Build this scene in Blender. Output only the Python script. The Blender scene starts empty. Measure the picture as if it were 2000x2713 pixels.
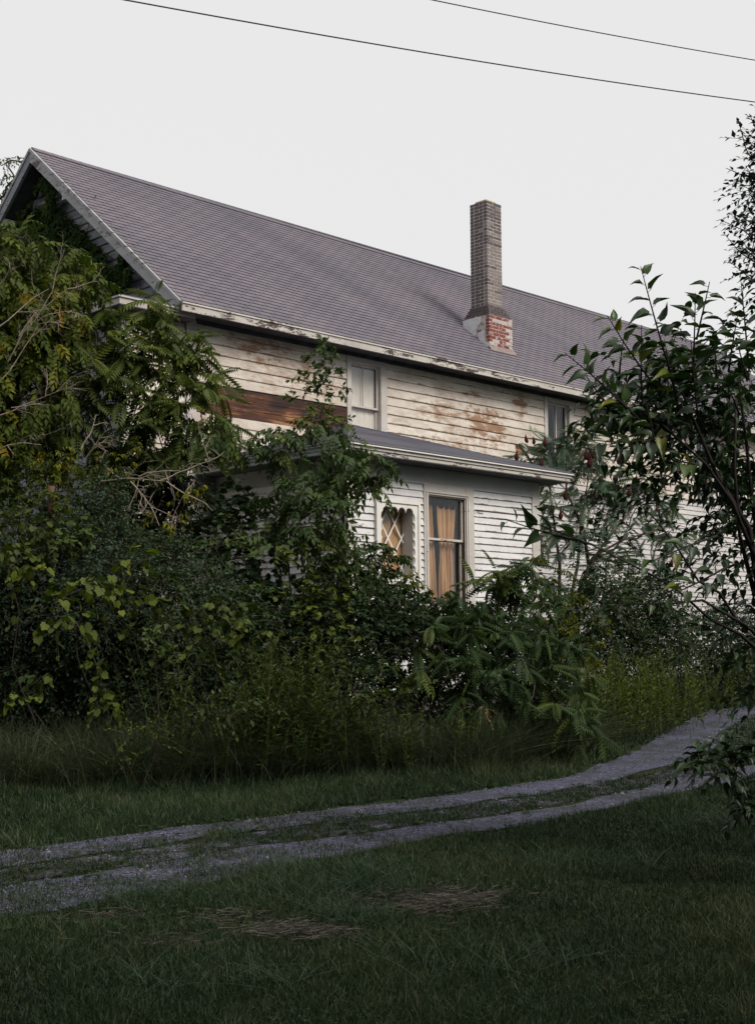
import bpy, math, random
import numpy as np
from mathutils import Matrix, Vector
rng = np.random.default_rng(7)
random.seed(7)
S = bpy.context.scene
COL = S.collection
R = math.radians

# ------------------------------------------------------------------ camera
CAMZ = 1.7
F_PX, PITCH, ROLL, CY = 3626.1, R(3.691), R(-0.5247), 1507.3   # photo pixels (2000 wide)
cp, sp, cr, sr = math.cos(PITCH), math.sin(PITCH), math.cos(ROLL), math.sin(ROLL)
fwd = Vector((0, cp, sp)); up0 = Vector((0, -sp, cp)); x0 = Vector((1, 0, 0))
right = cr * x0 + sr * up0
up = -sr * x0 + cr * up0
cam_d = bpy.data.cameras.new('camera'); cam = bpy.data.objects.new('camera', cam_d); COL.objects.link(cam)
cam.matrix_world = Matrix(((right.x, up.x, -fwd.x, 0), (right.y, up.y, -fwd.y, 0), (right.z, up.z, -fwd.z, CAMZ), (0, 0, 0, 1)))
cam_d.sensor_fit = 'HORIZONTAL'; cam_d.sensor_width = 36.0
cam_d.lens = 36.0 * F_PX / 2000.0
cam_d.shift_y = (CY - 1356.5) / 2000.0
cam_d.clip_start = 0.1; cam_d.clip_end = 2000
S.camera = cam

# ------------------------------------------------------------------ world and sun
SUN_ELEV, SUN_AZ = 44.0, 126.0          # azimuth clockwise from the view direction (+Y)
W = bpy.data.worlds.new('World'); S.world = W; W.use_nodes = True
nt = W.node_tree; nt.nodes.clear()
sky = nt.nodes.new('ShaderNodeTexSky'); sky.sky_type = 'NISHITA'; sky.sun_disc = False
sky.sun_elevation = R(SUN_ELEV); sky.sun_rotation = R(SUN_AZ); sky.air_density = 1.0; sky.dust_density = 4.0; sky.ozone_density = 1.0
hs = nt.nodes.new('ShaderNodeHueSaturation'); hs.inputs['Saturation'].default_value = 0.25
mx = nt.nodes.new('ShaderNodeMix'); mx.data_type = 'RGBA'
mx.inputs[0].default_value = 0.90                       # high thin overcast: the blue is nearly veiled
mx.inputs[7].default_value = (8.78, 8.74, 8.74, 1)
bg = nt.nodes.new('ShaderNodeBackground'); bg.inputs['Strength'].default_value = 0.1
wo = nt.nodes.new('ShaderNodeOutputWorld')
nt.links.new(sky.outputs[0], hs.inputs['Color']); nt.links.new(hs.outputs[0], mx.inputs[6])
nt.links.new(mx.outputs[2], bg.inputs[0]); nt.links.new(bg.outputs[0], wo.inputs[0])
sl = bpy.data.lights.new('sun', 'SUN'); sl.energy = 3.0; sl.angle = R(28); sl.color = (1.0, 0.93, 0.84)
so = bpy.data.objects.new('sun', sl); COL.objects.link(so)
sd = Vector((math.sin(R(SUN_AZ)) * math.cos(R(SUN_ELEV)), math.cos(R(SUN_AZ)) * math.cos(R(SUN_ELEV)), math.sin(R(SUN_ELEV))))
so.rotation_euler = sd.to_track_quat('Z', 'Y').to_euler()
S.view_settings.view_transform = 'Standard'; S.view_settings.look = 'None'
S.view_settings.exposure = 0.0; S.view_settings.gamma = 1.0; S.view_settings.use_curve_mapping = False
S.render.engine = 'CYCLES'
S.cycles.max_bounces = 6; S.cycles.diffuse_bounces = 3; S.cycles.transmission_bounces = 4; S.cycles.transparent_max_bounces = 8
S.cycles.use_denoising = True

# ------------------------------------------------------------------ geometry of the place
def zg(x, y):
    x = np.asarray(x, float); y = np.asarray(y, float)
    z = 0.04 * np.clip(y - 6, 0, 34) + 0.012 * np.clip(y - 40, 0, 60)
    z = z + 0.02 * np.sin(x * 1.3 + 0.5 * y) * np.sin(y * 0.9 + 1) + 0.012 * np.sin(x * 3.1 + 1.7) * np.sin(y * 2.7)
    return z
def ray(px, py):
    a, b = px - 1000.0, py - CY
    u_, v_ = cr * a + sr * b, -sr * a + cr * b
    X, Z = u_ / F_PX, -v_ / F_PX
    return np.array([X, cp - Z * sp, sp + Z * cp])
def at(px, py, D):
    """point of the place seen at photo pixel (px,py) at distance D in front of the viewpoint"""
    d = ray(px, py); q = d / d[1] * D
    return np.array([q[0], q[1], q[2] + CAMZ])
def on_ground(px, py):
    d = ray(px, py); D = 10.0
    for _ in range(60):
        q = d / d[1] * D
        D = D * 0.5 + 0.5 * min((zg(q[0], D) - CAMZ) / min(d[2] / d[1], -1e-3), 90)
    q = d / d[1] * D
    return np.array([q[0], q[1], float(zg(q[0], q[1]))])

# ------------------------------------------------------------------ helpers
def tag(o, label=None, cat=None, group=None, kind=None):
    if label: o['label'] = label
    if cat: o['category'] = cat
    if group: o['group'] = group
    if kind: o['kind'] = kind
    return o
def empty(name, loc=(0, 0, 0), rz=0.0, **k):
    o = bpy.data.objects.new(name, None); COL.objects.link(o); o.location = loc; o.rotation_euler = (0, 0, rz)
    o.empty_display_size = 0.2
    return tag(o, **k)
def mesh_np(name, V, T, mat, parent=None, tint=None, smooth=False, mats=None, midx=None, **k):
    V = np.ascontiguousarray(V, dtype=np.float32).reshape(-1, 3); T = np.ascontiguousarray(T, dtype=np.int32)
    n = T.shape[1]
    me = bpy.data.meshes.new(name)
    me.vertices.add(len(V)); me.vertices.foreach_set('co', V.ravel())
    me.loops.add(T.size); me.loops.foreach_set('vertex_index', T.ravel())
    me.polygons.add(len(T)); me.polygons.foreach_set('loop_start', np.arange(0, T.size, n, dtype=np.int32))
    try: me.polygons.foreach_set('loop_total', np.full(len(T), n, dtype=np.int32))
    except Exception: pass
    if tint is not None:
        a = me.attributes.new('tint', 'FLOAT', 'POINT'); a.data.foreach_set('value', np.ascontiguousarray(tint, dtype=np.float32))
    for m in (mats or [mat]): me.materials.append(m)
    if midx is not None: me.polygons.foreach_set('material_index', np.ascontiguousarray(midx, dtype=np.int32))
    me.polygons.foreach_set('use_smooth', np.full(len(T), bool(smooth)))
    me.update(calc_edges=True)
    o = bpy.data.objects.new(name, me); COL.objects.link(o)
    if parent is not None: o.parent = parent
    return tag(o, **k)
class MB:
    """collects solid pieces (verts + quads as triangles) for ONE mesh"""
    def __init__(s): s.v = []; s.t = []; s.a = []; s.n = 0
    def add(s, V, T, tint=0.5):
        V = np.asarray(V, float); T = np.asarray(T, int)
        s.v.append(V); s.t.append(T + s.n); s.n += len(V)
        s.a.append(np.full(len(V), tint) if np.isscalar(tint) else np.asarray(tint, float))
    def hexa(s, P, tint=0.5):
        """8 points: bottom 4 (ccw from above), top 4"""
        s.add(P, HEXT, tint)
    def box(s, x0, y0, z0, x1, y1, z1, tint=0.5, M=None):
        P = np.array([(x0, y0, z0), (x1, y0, z0), (x1, y1, z0), (x0, y1, z0), (x0, y0, z1), (x1, y0, z1), (x1, y1, z1), (x0, y1, z1)], float)
        if M is not None: P = M(P)
        s.hexa(P, tint)
    def tube(s, pts, rad, sides=5, tint=0.5, cap=True):
        pts = np.asarray(pts, float); n = len(pts)
        rad = np.full(n, rad) if np.isscalar(rad) else np.asarray(rad, float)
        tg = np.gradient(pts, axis=0); tg /= np.linalg.norm(tg, axis=1)[:, None] + 1e-9
        ref = np.array([0, 0, 1.0]) if abs(tg[0, 2]) < 0.8 else np.array([1.0, 0, 0])
        V = []
        for i in range(n):
            a = np.cross(tg[i], ref); a /= np.linalg.norm(a) + 1e-9; b = np.cross(tg[i], a)
            for k in range(sides):
                th = 2 * math.pi * k / sides
                V.append(pts[i] + rad[i] * (math.cos(th) * a + math.sin(th) * b))
        T = []
        for i in range(n - 1):
            for k in range(sides):
                p, q = i * sides + k, i * sides + (k + 1) % sides
                T += [(p, q, q + sides), (p, q + sides, p + sides)]
        if cap:
            for k in range(1, sides - 1):
                T += [(0, k + 1, k), ((n - 1) * sides, (n - 1) * sides + k, (n - 1) * sides + k + 1)]
        s.add(V, T, tint)
    def build(s, name, mat, parent=None, smooth=False, **k):
        return mesh_np(name, np.concatenate(s.v), np.concatenate(s.t), mat, parent, tint=np.concatenate(s.a), smooth=smooth, **k)
HEXT = np.array([(0, 2, 1), (0, 3, 2), (4, 5, 6), (4, 6, 7), (0, 1, 5), (0, 5, 4), (1, 2, 6), (1, 6, 5), (2, 3, 7), (2, 7, 6), (3, 0, 4), (3, 4, 7)])

# ------------------------------------------------------------------ material mini language
class NT:
    def __init__(s, name):
        s.m = bpy.data.materials.new(name); s.m.use_nodes = True; s.t = s.m.node_tree; s.t.nodes.clear()
        s.out = s.t.nodes.new('ShaderNodeOutputMaterial')
    def n(s, ty, **k):
        o = s.t.nodes.new(ty)
        for a, b in k.items(): setattr(o, a, b)
        return o
    def l(s, a, b): s.t.links.new(a, b)
    def val(s, sock, v):
        if hasattr(v, 'is_output'): s.l(v, sock)
        else: sock.default_value = v
    def coords(s, obj=None):
        o = s.n('ShaderNodeTexCoord')
        if obj is not None: o.object = obj; return o.outputs['Object']
        return s.n('ShaderNodeNewGeometry').outputs['Position']
    def scale(s, vec, sx, sy, sz, off=(0, 0, 0)):
        o = s.n('ShaderNodeMapping'); s.l(vec, o.inputs[0]); o.inputs['Scale'].default_value = (sx, sy, sz); o.inputs['Location'].default_value = off
        return o.outputs[0]
    def noise(s, vec, scale, detail=4, rough=0.55, dist=0.0):
        o = s.n('ShaderNodeTexNoise'); s.l(vec, o.inputs['Vector']); o.inputs['Scale'].default_value = scale
        o.inputs['Detail'].default_value = detail; o.inputs['Roughness'].default_value = rough; o.inputs['Distortion'].default_value = dist
        return o.outputs['Fac']
    def white(s, vec):
        o = s.n('ShaderNodeTexWhiteNoise'); s.l(vec, o.inputs[0]); return o.outputs[0]
    def ramp(s, fac, stops):
        o = s.n('ShaderNodeValToRGB'); s.val(o.inputs[0], fac); e = o.color_ramp.elements
        while len(e) < len(stops): e.new(0.5)
        for i, (p, c) in enumerate(stops):
            e[i].position = p
            if not isinstance(c, tuple): c = (c, c, c)
            e[i].color = (*c, 1)
        return o.outputs[0]
    def math(s, op, a, b=0.0, c=0.0):
        o = s.n('ShaderNodeMath', operation=op)
        for i, x in enumerate((a, b, c)):
            if i < len(o.inputs): s.val(o.inputs[i], x)
        return o.outputs[0]
    def mix(s, fac, a, b, blend='MIX'):
        o = s.n('ShaderNodeMix', data_type='RGBA', blend_type=blend)
        s.val(o.inputs[0], fac)
        for i, x in ((6, a), (7, b)):
            if isinstance(x, tuple): x = (*x, 1)
            s.val(o.inputs[i], x)
        return o.outputs[2]
    def attr(s, name='tint'):
        o = s.n('ShaderNodeAttribute'); o.attribute_name = name; return o.outputs['Fac']
    def sep(s, v):
        o = s.n('ShaderNodeSeparateXYZ'); s.l(v, o.inputs[0]); return o.outputs
    def comb(s, x, y, z):
        o = s.n('ShaderNodeCombineXYZ')
        for i, q in enumerate((x, y, z)): s.val(o.inputs[i], q)
        return o.outputs[0]
    def bump(s, h, strength=0.3, dist=0.01):
        o = s.n('ShaderNodeBump'); s.l(h, o.inputs['Height']); o.inputs['Strength'].default_value = strength; o.inputs['Distance'].default_value = dist
        return o.outputs[0]
    def pbr(s, col, rough=0.8, spec=0.3, normal=None, trans=None, tcol=None):
        b = s.n('ShaderNodeBsdfPrincipled')
        if isinstance(col, tuple): col = (*col, 1)
        s.val(b.inputs['Base Color'], col); s.val(b.inputs['Roughness'], rough); s.val(b.inputs['Specular IOR Level'], spec)
        if normal is not None: s.l(normal, b.inputs['Normal'])
        sh = b.outputs[0]
        if trans:
            t = s.n('ShaderNodeBsdfTranslucent'); s.val(t.inputs[0], tcol if tcol is not None else col)
            m = s.n('ShaderNodeMixShader'); m.inputs[0].default_value = trans; s.l(sh, m.inputs[1]); s.l(t.outputs[0], m.inputs[2]); sh = m.outputs[0]
        s.l(sh, s.out.inputs[0]); return s.m
def simple(name, col, rough=0.8, var=0.25, scale=8.0, spec=0.3):
    n = NT(name); p = n.coords(); f = n.noise(p, scale, 6)
    a = tuple(c * (1 - var) for c in col); b = tuple(c * (1 + var) for c in col)
    return n.pbr(n.ramp(f, [(0.3, a), (0.7, b)]), rough, spec, n.bump(f, 0.2, 0.01))

# ------------------------------------------------------------------ house frame
HX, HY = -3.01247, 21.46035
HROT = math.atan2(0.71121, 0.70298)
house = empty('abandoned_house', (HX, HY, 0), HROT,
              label='long two storey white clapboard house with peeling paint, grey shingle roof and small front addition', cat='house')
ZE, YE, SL, YR, ZR, LH = 7.237, -0.45, 3.6107 / 4.4133, 3.963, 10.847, 22.25
XR0, XR1 = -0.413, 22.65        # rake ends of the roof
def h2w(p):
    c, s = math.cos(HROT), math.sin(HROT); p = np.atleast_2d(p)
    return np.c_[HX + c * p[:, 0] - s * p[:, 1], HY + s * p[:, 0] + c * p[:, 1], p[:, 2]]

# ---- siding paint: peels to grey wood, rust runs
def siding_mat(name, paint, paint2, wood, rust, peel, rustamt, stains=(), edge=0.5, grime=0.25):
    n = NT(name); P = n.coords(house)
    x, y, z = n.sep(P)
    along = n.math('ADD', x, n.math('MULTIPLY', y, 1.37))
    Q = n.comb(along, n.math('MULTIPLY', y, 0.2), z)
    big = n.noise(n.scale(Q, 0.5, 0.5, 1.2), 1.0, 3)
    mid = n.noise(n.scale(Q, 2.2, 1, 11), 1.0, 6, 0.65)
    fine = n.noise(n.scale(Q, 9, 1, 60), 1.0, 4, 0.7)
    spot = n.noise(n.scale(Q, 18, 1, 30), 1.0, 3, 0.6)
    rowv = n.white(n.comb(n.math('FLOOR', n.math('MULTIPLY', z, 6.06)), n.math('FLOOR', n.math('MULTIPLY', along, 0.4)), 0.0))
    col = n.ramp(n.math('ADD', n.math('MULTIPLY', big, 0.85), n.math('MULTIPLY', rowv, 0.15)), [(0.3, paint2), (0.65, paint)])
    col = n.mix(n.ramp(n.noise(n.scale(Q, 6, 1, 1.1), 1.0, 5, 0.7), [(0.5, 0.0), (0.8, 0.35)]), col, tuple(c * 0.62 for c in paint2))
    gr = n.math('ADD', n.math('MULTIPLY', n.noise(n.scale(Q, 1.3, 1, 3.5, (9, 2, 4)), 1.0, 5, 0.7), 0.6), n.math('MULTIPLY', n.noise(n.scale(Q, 4, 1, 30, (1, 0, 5)), 1.0, 5, 0.75), 0.4))
    col = n.mix(n.ramp(gr, [(0.46, 0.0), (0.62, grime)]), col, tuple(0.6 * q + 0.4 * w for q, w in zip(rust, paint2)))
    e = n.attr('tint')                                   # 0 at a board's lower edge, 1 at its top
    edgew = n.ramp(e, [(0.0, edge), (0.16, 0.12), (0.8, 0.0), (1.0, edge * 0.2)])
    k = n.math('ADD', n.math('MULTIPLY', mid, 0.55), n.math('ADD', n.math('MULTIPLY', fine, 0.28), n.math('MULTIPLY', spot, 0.17)))
    k = n.math('ADD', k, n.math('MULTIPLY', edgew, 0.22))
    k = n.math('ADD', k, n.math('MULTIPLY', n.math('SUBTRACT', big, 0.5), 0.35))
    pm = n.ramp(k, [(peel, 0.0), (peel + 0.035, 1.0)])
    woodc = n.mix(fine, tuple(c * 0.55 for c in wood), tuple(min(1, c * 1.4) for c in wood))
    col = n.mix(pm, col, woodc)
    rk = n.math('ADD', n.math('MULTIPLY', n.noise(n.scale(Q, 0.9, 1, 1.6, (3, 1, 7)), 1.0, 4), 0.5), n.math('MULTIPLY', n.noise(n.scale(Q, 5, 1, 26, (5, 0, 2)), 1.0, 6, 0.8), 0.75))
    rk = n.math('ADD', rk, n.math('MULTIPLY', edgew, 0.12))
    wx_ = n.math('MULTIPLY', n.math('SUBTRACT', n.noise(n.scale(Q, 2.2, 1, 6.06), 1.0, 5, 0.7), 0.5), 3.4); wz_ = n.math('MULTIPLY', n.math('SUBTRACT', n.noise(n.scale(Q, 3.0, 1, 2.0, (7, 7, 7)), 1.0, 5, 0.7), 0.5), 3.0)
    for (sx, sz, rx, rz, am) in stains:
        dx = n.math('ADD', n.math('DIVIDE', n.math('SUBTRACT', x, sx), rx), wx_); dz = n.math('ADD', n.math('DIVIDE', n.math('SUBTRACT', z, sz), rz), wz_)
        d = n.math('SQRT', n.math('ADD', n.math('MULTIPLY', dx, dx), n.math('MULTIPLY', dz, dz)))
        rk = n.math('ADD', rk, n.math('MULTIPLY', n.math('MULTIPLY', n.math('MAXIMUM', n.math('SUBTRACT', 1.0, d), 0.0), am), n.ramp(n.noise(n.scale(Q, 2.5, 1, 7), 1.0, 6, 0.75), [(0.38, 0.0), (0.62, 1.5)])))
    rm = n.ramp(rk, [(1.0 - rustamt, 0.0), (1.0 - rustamt + 0.22, 0.85)])
    rc = n.mix(n.noise(n.scale(Q, 5, 1, 12), 1.0, 5, 0.7), tuple(c * 0.55 for c in rust), tuple(min(1, c * 2.3) for c in rust))
    col = n.mix(rm, col, rc)
    h = n.math('SUBTRACT', n.math('MULTIPLY', fine, 0.4), n.math('MULTIPLY', pm, 0.6))
    return n.pbr(col, 0.82, 0.25, n.bump(h, 0.5, 0.004))
STAINS = [(7.30, 6.30, 0.75, 0.32, 0.55), (7.5, 6.12, 0.45, 0.5, 0.35), (8.42, 6.84, 0.28, 0.24, 0.62), (8.42, 6.55, 0.25, 0.16, 0.5), (7.0, 6.0, 1.5, 0.4, 0.2),
          (5.9, 6.35, 0.9, 0.2, 0.3), (6.9, 6.82, 0.5, 0.12, 0.3), (1.6, 6.85, 1.6, 0.3, 0.26), (2.6, 6.4, 1.6, 0.35, 0.17), (14.1, 5.95, 0.3, 0.1, 0.4), (6.0, 5.75, 0.9, 0.15, 0.3)]
M_SIDE = siding_mat('siding_upper_paint', (0.74, 0.69, 0.62), (0.56, 0.50, 0.44), (0.28, 0.20, 0.145), (0.17, 0.082, 0.038), 0.615, 0.32, STAINS, 0.6, grime=0.62)
M_SIDE2 = siding_mat('siding_lower_paint', (0.60, 0.58, 0.57), (0.44, 0.43, 0.43), (0.22, 0.20, 0.20), (0.22, 0.15, 0.12), 0.655, 0.12, (), 0.7)
M_PORCH = siding_mat('siding_addition_paint', (0.77, 0.775, 0.78), (0.62, 0.62, 0.63), (0.16, 0.13, 0.115), (0.22, 0.12, 0.08), 0.612, 0.10, (), 0.8)
M_GABLE = siding_mat('siding_gable_shade', (0.30, 0.31, 0.35), (0.16, 0.165, 0.19), (0.12, 0.11, 0.11), (0.14, 0.10, 0.09), 0.58, 0.14, (), 0.8)  # siding darkened and blued: the gable end's shade is in the colour
M_TRIM = siding_mat('trim_paint', (0.66, 0.64, 0.60), (0.52, 0.49, 0.46), (0.13, 0.10, 0.095), (0.22, 0.13, 0.08), 0.60, 0.12, (), 0.2)
M_FASCIA = siding_mat('fascia_paint', (0.62, 0.585, 0.54), (0.45, 0.42, 0.40), (0.085, 0.065, 0.065), (0.22, 0.14, 0.09), 0.545, 0.16, (), 0.25)
M_CASE = siding_mat('casing_paint', (0.60, 0.58, 0.55), (0.48, 0.45, 0.42), (0.20, 0.14, 0.12), (0.25, 0.14, 0.10), 0.62, 0.2, (), 0.2)
M_RAKE = siding_mat('rake_shade_paint', (0.44, 0.44, 0.45), (0.30, 0.30, 0.32), (0.13, 0.12, 0.12), (0.2, 0.14, 0.1), 0.56, 0.1, (), 0.2)  # weathered paint, also greyed to carry the unlit side's shade
M_GREY = simple('left_trim_shade_grey', (0.36, 0.38, 0.385), 0.8, 0.18, 3)  # shade of the addition's left side put into its trim colour
M_FRZ = simple('frieze_paint', (0.56, 0.56, 0.55), 0.8, 0.10, 2)
M_WHITE = simple('clean_white_paint', (0.78, 0.76, 0.72), 0.5, 0.05, 3)
M_SOFFIT = simple('eave_shade_wood', (0.075, 0.075, 0.085), 0.9, 0.4, 6)  # near-black tone stands in for the shade under the eaves
M_DARKIN = simple('dark_room', (0.03, 0.028, 0.03), 0.95, 0.2, 3)  # darkness of the rooms put into the panel colour
M_FELT = simple('wall_core', (0.10, 0.09, 0.085), 0.95, 0.3, 5)
M_STONE = simple('foundation_stone', (0.20, 0.19, 0.18), 0.95, 0.35, 6)
def sheath_mat():
    n = NT('bare_sheathing_wood'); P = n.coords(house); x, y, z = n.sep(P)
    g = n.noise(n.scale(P, 1.1, 1, 22), 1.0, 6, 0.6, 0.6); b = n.noise(n.scale(P, 1.0, 1, 3.2), 1.0, 4, 0.6, 0.8)
    k = n.math('ADD', n.math('MULTIPLY', g, 0.5), n.math('MULTIPLY', b, 0.55))
    c = n.ramp(k, [(0.42, (0.020, 0.012, 0.013)), (0.51, (0.055, 0.024, 0.018)), (0.59, (0.125, 0.050, 0.025)), (0.68, (0.38, 0.19, 0.09))])
    gm = n.ramp(n.math('ADD', z, n.math('MULTIPLY', b, 0.15)), [(0.0, 0.0), (1.0, 0.0)])
    return n.pbr(c, 0.7, 0.3, n.bump(g, 0.4, 0.004))
M_SHEATH = sheath_mat()
def roof_mat(name, c0, c1, c2, cell=True):
    n = NT(name); P = n.coords(house); x, y, z = n.sep(P)
    v = n.math('ADD', y, z)
    band = n.noise(n.comb(n.math('ADD', n.math('MULTIPLY', x, 0.9), n.math('MULTIPLY', v, 0.35)), 0.0, 0.0), 0.75, 2)
    big = n.noise(P, 0.5, 4)
    cellv = n.white(n.comb(n.math('FLOOR', n.math('DIVIDE', x, 0.305)), n.math('FLOOR', n.math('DIVIDE', v, 0.18)), 0.0))
    gran = n.noise(P, 130, 2); gran2 = n.noise(P, 25, 3)
    k = n.math('ADD', n.math('MULTIPLY', band, 0.42), n.math('ADD', n.math('MULTIPLY', big, 0.38), n.math('ADD', n.math('MULTIPLY', cellv, 0.10), n.math('MULTIPLY', gran2, 0.10))))
    c = n.ramp(k, [(0.36, c0), (0.5, c1), (0.64, c2)])
    c = n.mix(n.ramp(gran, [(0.3, 0.0), (0.7, 1.0)]), n.mix(1.0, c, (0.86, 0.86, 0.86), 'MULTIPLY'), c)
    e = n.attr('tint')
    c = n.mix(n.ramp(e, [(0.0, 0.75), (0.06, 0.0)]), c, (0.03, 0.028, 0.032))
    return n.pbr(c, 0.92, 0.25, n.bump(gran, 0.3, 0.002))
M_ROOF = roof_mat('asphalt_shingle', (0.128, 0.121, 0.146), (0.160, 0.145, 0.170), (0.196, 0.172, 0.196))
M_PROOF = roof_mat('rolled_roofing', (0.10, 0.10, 0.125), (0.125, 0.123, 0.15), (0.15, 0.145, 0.17))

# ---- wall frames: map (s along, o outward, z) to house coordinates
def F_long(P): P = np.asarray(P); return np.c_[P[:, 0], -P[:, 1], P[:, 2]]
def F_gable(P): P = np.asarray(P); return np.c_[-P[:, 1], P[:, 0], P[:, 2]]
YPF, XPL, XPR = -3.051, 0.591, 5.021          # addition: front wall plane, left and right wall planes
def F_pf(P): P = np.asarray(P); return np.c_[P[:, 0], YPF - P[:, 1], P[:, 2]]
def F_pl(P): P = np.asarray(P); return np.c_[XPL - P[:, 1], P[:, 0], P[:, 2]]
def F_pr(P): P = np.asarray(P); return np.c_[XPR + P[:, 1], P[:, 0], P[:, 2]]
XTL = -1.196
def F_tg(P): P = np.asarray(P); return np.c_[XTL - P[:, 1], P[:, 0], P[:, 2]]
def wallquad(name, F, s0, s1, z0, z1, thick=0.12, mat=None):
    mb = MB(); mb.box(s0, -thick, z0, s1, -0.004, z1, M=F); return mb
def lap(mb, F, s0, s1, z0, ex, rough=1.0, o0=0.026):
    """one tapered lap board: proud at its lower edge, tucked under the next above"""
    a, b = rng.normal(0, 0.0022 * rough, 2); top = z0 + ex + 0.012
    oo = o0 + rng.normal(0, 0.002 * rough); warp = abs(rng.normal(0, 0.002 * rough))
    P = F(np.array([(s0, 0.002, z0 + a), (s1, 0.002, z0 + b), (s1, oo + warp, z0 + b), (s0, oo, z0 + a),
                    (s0, 0.0, top + a), (s1, 0.0, top + b), (s1, 0.006, top + b), (s0, 0.006, top + a)]))
    t = np.array([0, 0, 0, 0, 1, 1, 1, 1.0])
    # extra row of vertices just above the drip edge keeps the wear line crisp
    mb.hexa(P, t)
CLAP = [0]
def siding(F, parent, mat, s0, s1, z0, z1, ex, holes=(), jointlen=3.2, zstuff=None, srange=None, rough=1.0, name='clapboard', bare=None, flip=False):
    rows = int(round((z1 - z0) / ex)); ex = (z1 - z0) / rows; stuff = MB()
    for r in range(rows):
        z = z0 + r * ex; a0, a1 = (s0, s1) if srange is None else srange(z + ex * 0.9)
        if a1 - a0 < 0.15: continue
        segs = [(a0, a1)]
        for (h0, h1, hz0, hz1) in holes:
            if min(z + ex, hz1) - max(z, hz0) > 0.35 * ex:
                ns = []
                for (p, q) in segs:
                    if h1 <= p or h0 >= q: ns.append((p, q)); continue
                    if h0 - p > 0.03: ns.append((p, h0))
                    if q - h1 > 0.03: ns.append((h1, q))
                segs = ns
        for (p, q) in segs:
            cuts = [p]; c = p + rng.uniform(0.4, 1.0) * jointlen
            while c < q - 0.6:
                cuts.append(c); c += rng.uniform(0.6, 1.3) * jointlen
            cuts.append(q)
            for i in range(len(cuts) - 1):
                u, v = cuts[i] + (0.0015 if i else 0), cuts[i + 1] - 0.0015
                if zstuff is not None and z < zstuff: lap(stuff, F, u, v, z, ex, rough); continue
                mb = MB(); lap(mb, F, u, v, z, ex, rough); mb.build(name, mat, parent); CLAP[0] += 1
    if stuff.n: stuff.build(name, mat, parent, kind='stuff')

# windows on the long wall (s0,s1,z0,z1 of outer casing)
W1 = (3.534, 4.54, 5.20, 7.05); W2 = (9.20, 10.20, 5.34, 7.05); W3 = (14.90, 15.85, 5.30, 7.05)
# ---- main wall
def wall_with_holes(mb, F, s0, s1, z0, z1, holes, thick=0.12):
    xs = sorted(set([s0, s1] + [h[0] for h in holes] + [h[1] for h in holes]))
    for a, b in zip(xs[:-1], xs[1:]):
        cover = [h for h in holes if h[0] <= a + 1e-6 and h[1] >= b - 1e-6]
        if not cover: mb.box(a, -thick, z0, b, -0.003, z1, M=F); continue
        h = cover[0]
        if h[2] > z0: mb.box(a, -thick, z0, b, -0.003, h[2], M=F)
        if h[3] < z1: mb.box(a, -thick, h[3], b, -0.003, z1, M=F)
ins = lambda w: (w[0] + 0.10, w[1] - 0.10, w[2] + 0.06, w[3] - 0.085)
ZW0 = 0.4
mb = MB(); wall_with_holes(mb, F_long, 0.0, LH, ZW0, 7.16, [ins(W1), ins(W2), ins(W3)])
main_wall = mb.build('main_wall', M_FELT, house)
BARE = (0.22, 3.53, 5.62, 6.07)
# upper band, wide boards
siding(F_long, main_wall, M_SIDE, 0.20, LH - 0.15, 5.30, 7.11, 0.1646, [W1, W2, W3, (0.0, 3.56, 5.62, 6.12), (8.25, 9.22, 5.78, 5.96)], 3.8)
siding(F_long, main_wall, M_SIDE, 0.20, 5.05, 4.70, 5.30, 0.15, [], 2.0)
siding(F_long, main_wall, M_SIDE2, 0.20, 0.58, 1.1, 4.70, 0.15, [], 2.0, zstuff=9)
siding(F_long, main_wall, M_SIDE2, 5.06, LH - 0.15, 0.9, 5.30, 0.114, [], 6.5, zstuff=3.1)
# bare sheathing boards where siding has come off, and a slipped board by the second window
for k, (a, b) in enumerate([(5.63, 5.775), (5.783, 5.93), (5.938, 6.10)]):
    mb = MB(); mb.box(0.21, 0.0, a, 3.52, 0.012 + 0.003 * k, b, M=F_long); mb.build('sheathing_board', M_SHEATH, main_wall)
mb = MB(); mb.box(8.22, 0.0, 5.78, 9.19, 0.010, 5.955, M=F_long); mb.build('sheathing_board', M_SHEATH, main_wall)
mb = MB(); mb.box(13.75, 0.024, 5.93, 14.42, 0.034, 6.02, M=F_long); mb.build('sheathing_board', M_SHEATH, main_wall)
def slant(c, L, w, ang, o0, o1, F, name, mat, parent):
    ca, sa = math.cos(ang), math.sin(ang); mb = MB()
    P = []
    for o in (o0, o1):
        for (a, b) in ((-L / 2, -w / 2), (L / 2, -w / 2), (L / 2, w / 2), (-L / 2, w / 2)):
            P.append((c[0] + a * ca - b * sa, o, c[1] + a * sa + b * ca))
    P = F(np.array(P)); mb.hexa(P[[0, 1, 2, 3, 4, 5, 6, 7]]); mb.build(name, mat, parent)
slant((8.62, 5.80), 0.62, 0.10, R(-42), 0.03, 0.045, F_long, 'slipped_clapboard', M_SIDE, main_wall)
slant((0.95, 5.30), 1.3, 0.14, R(-17), 0.03, 0.05, F_long, 'slipped_clapboard', M_SIDE, main_wall)
# corner board and frieze
mb = MB(); mb.box(-0.004, -0.02, 0.6, 0.19, 0.034, 7.10, M=F_long); mb.build('corner_board', M_CASE, house)
mb = MB(); mb.box(-0.02, -0.004, 0.6, 0.14, 0.034, 7.10, M=F_gable); mb.build('corner_board', M_GABLE, house)
mb = MB(); mb.box(0.2, 0.0, 7.052, LH, 0.030, 7.13, M=F_long); mb.build('frieze_board', M_SOFFIT, house)  # dark board paints the eave shade onto the wall top

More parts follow.
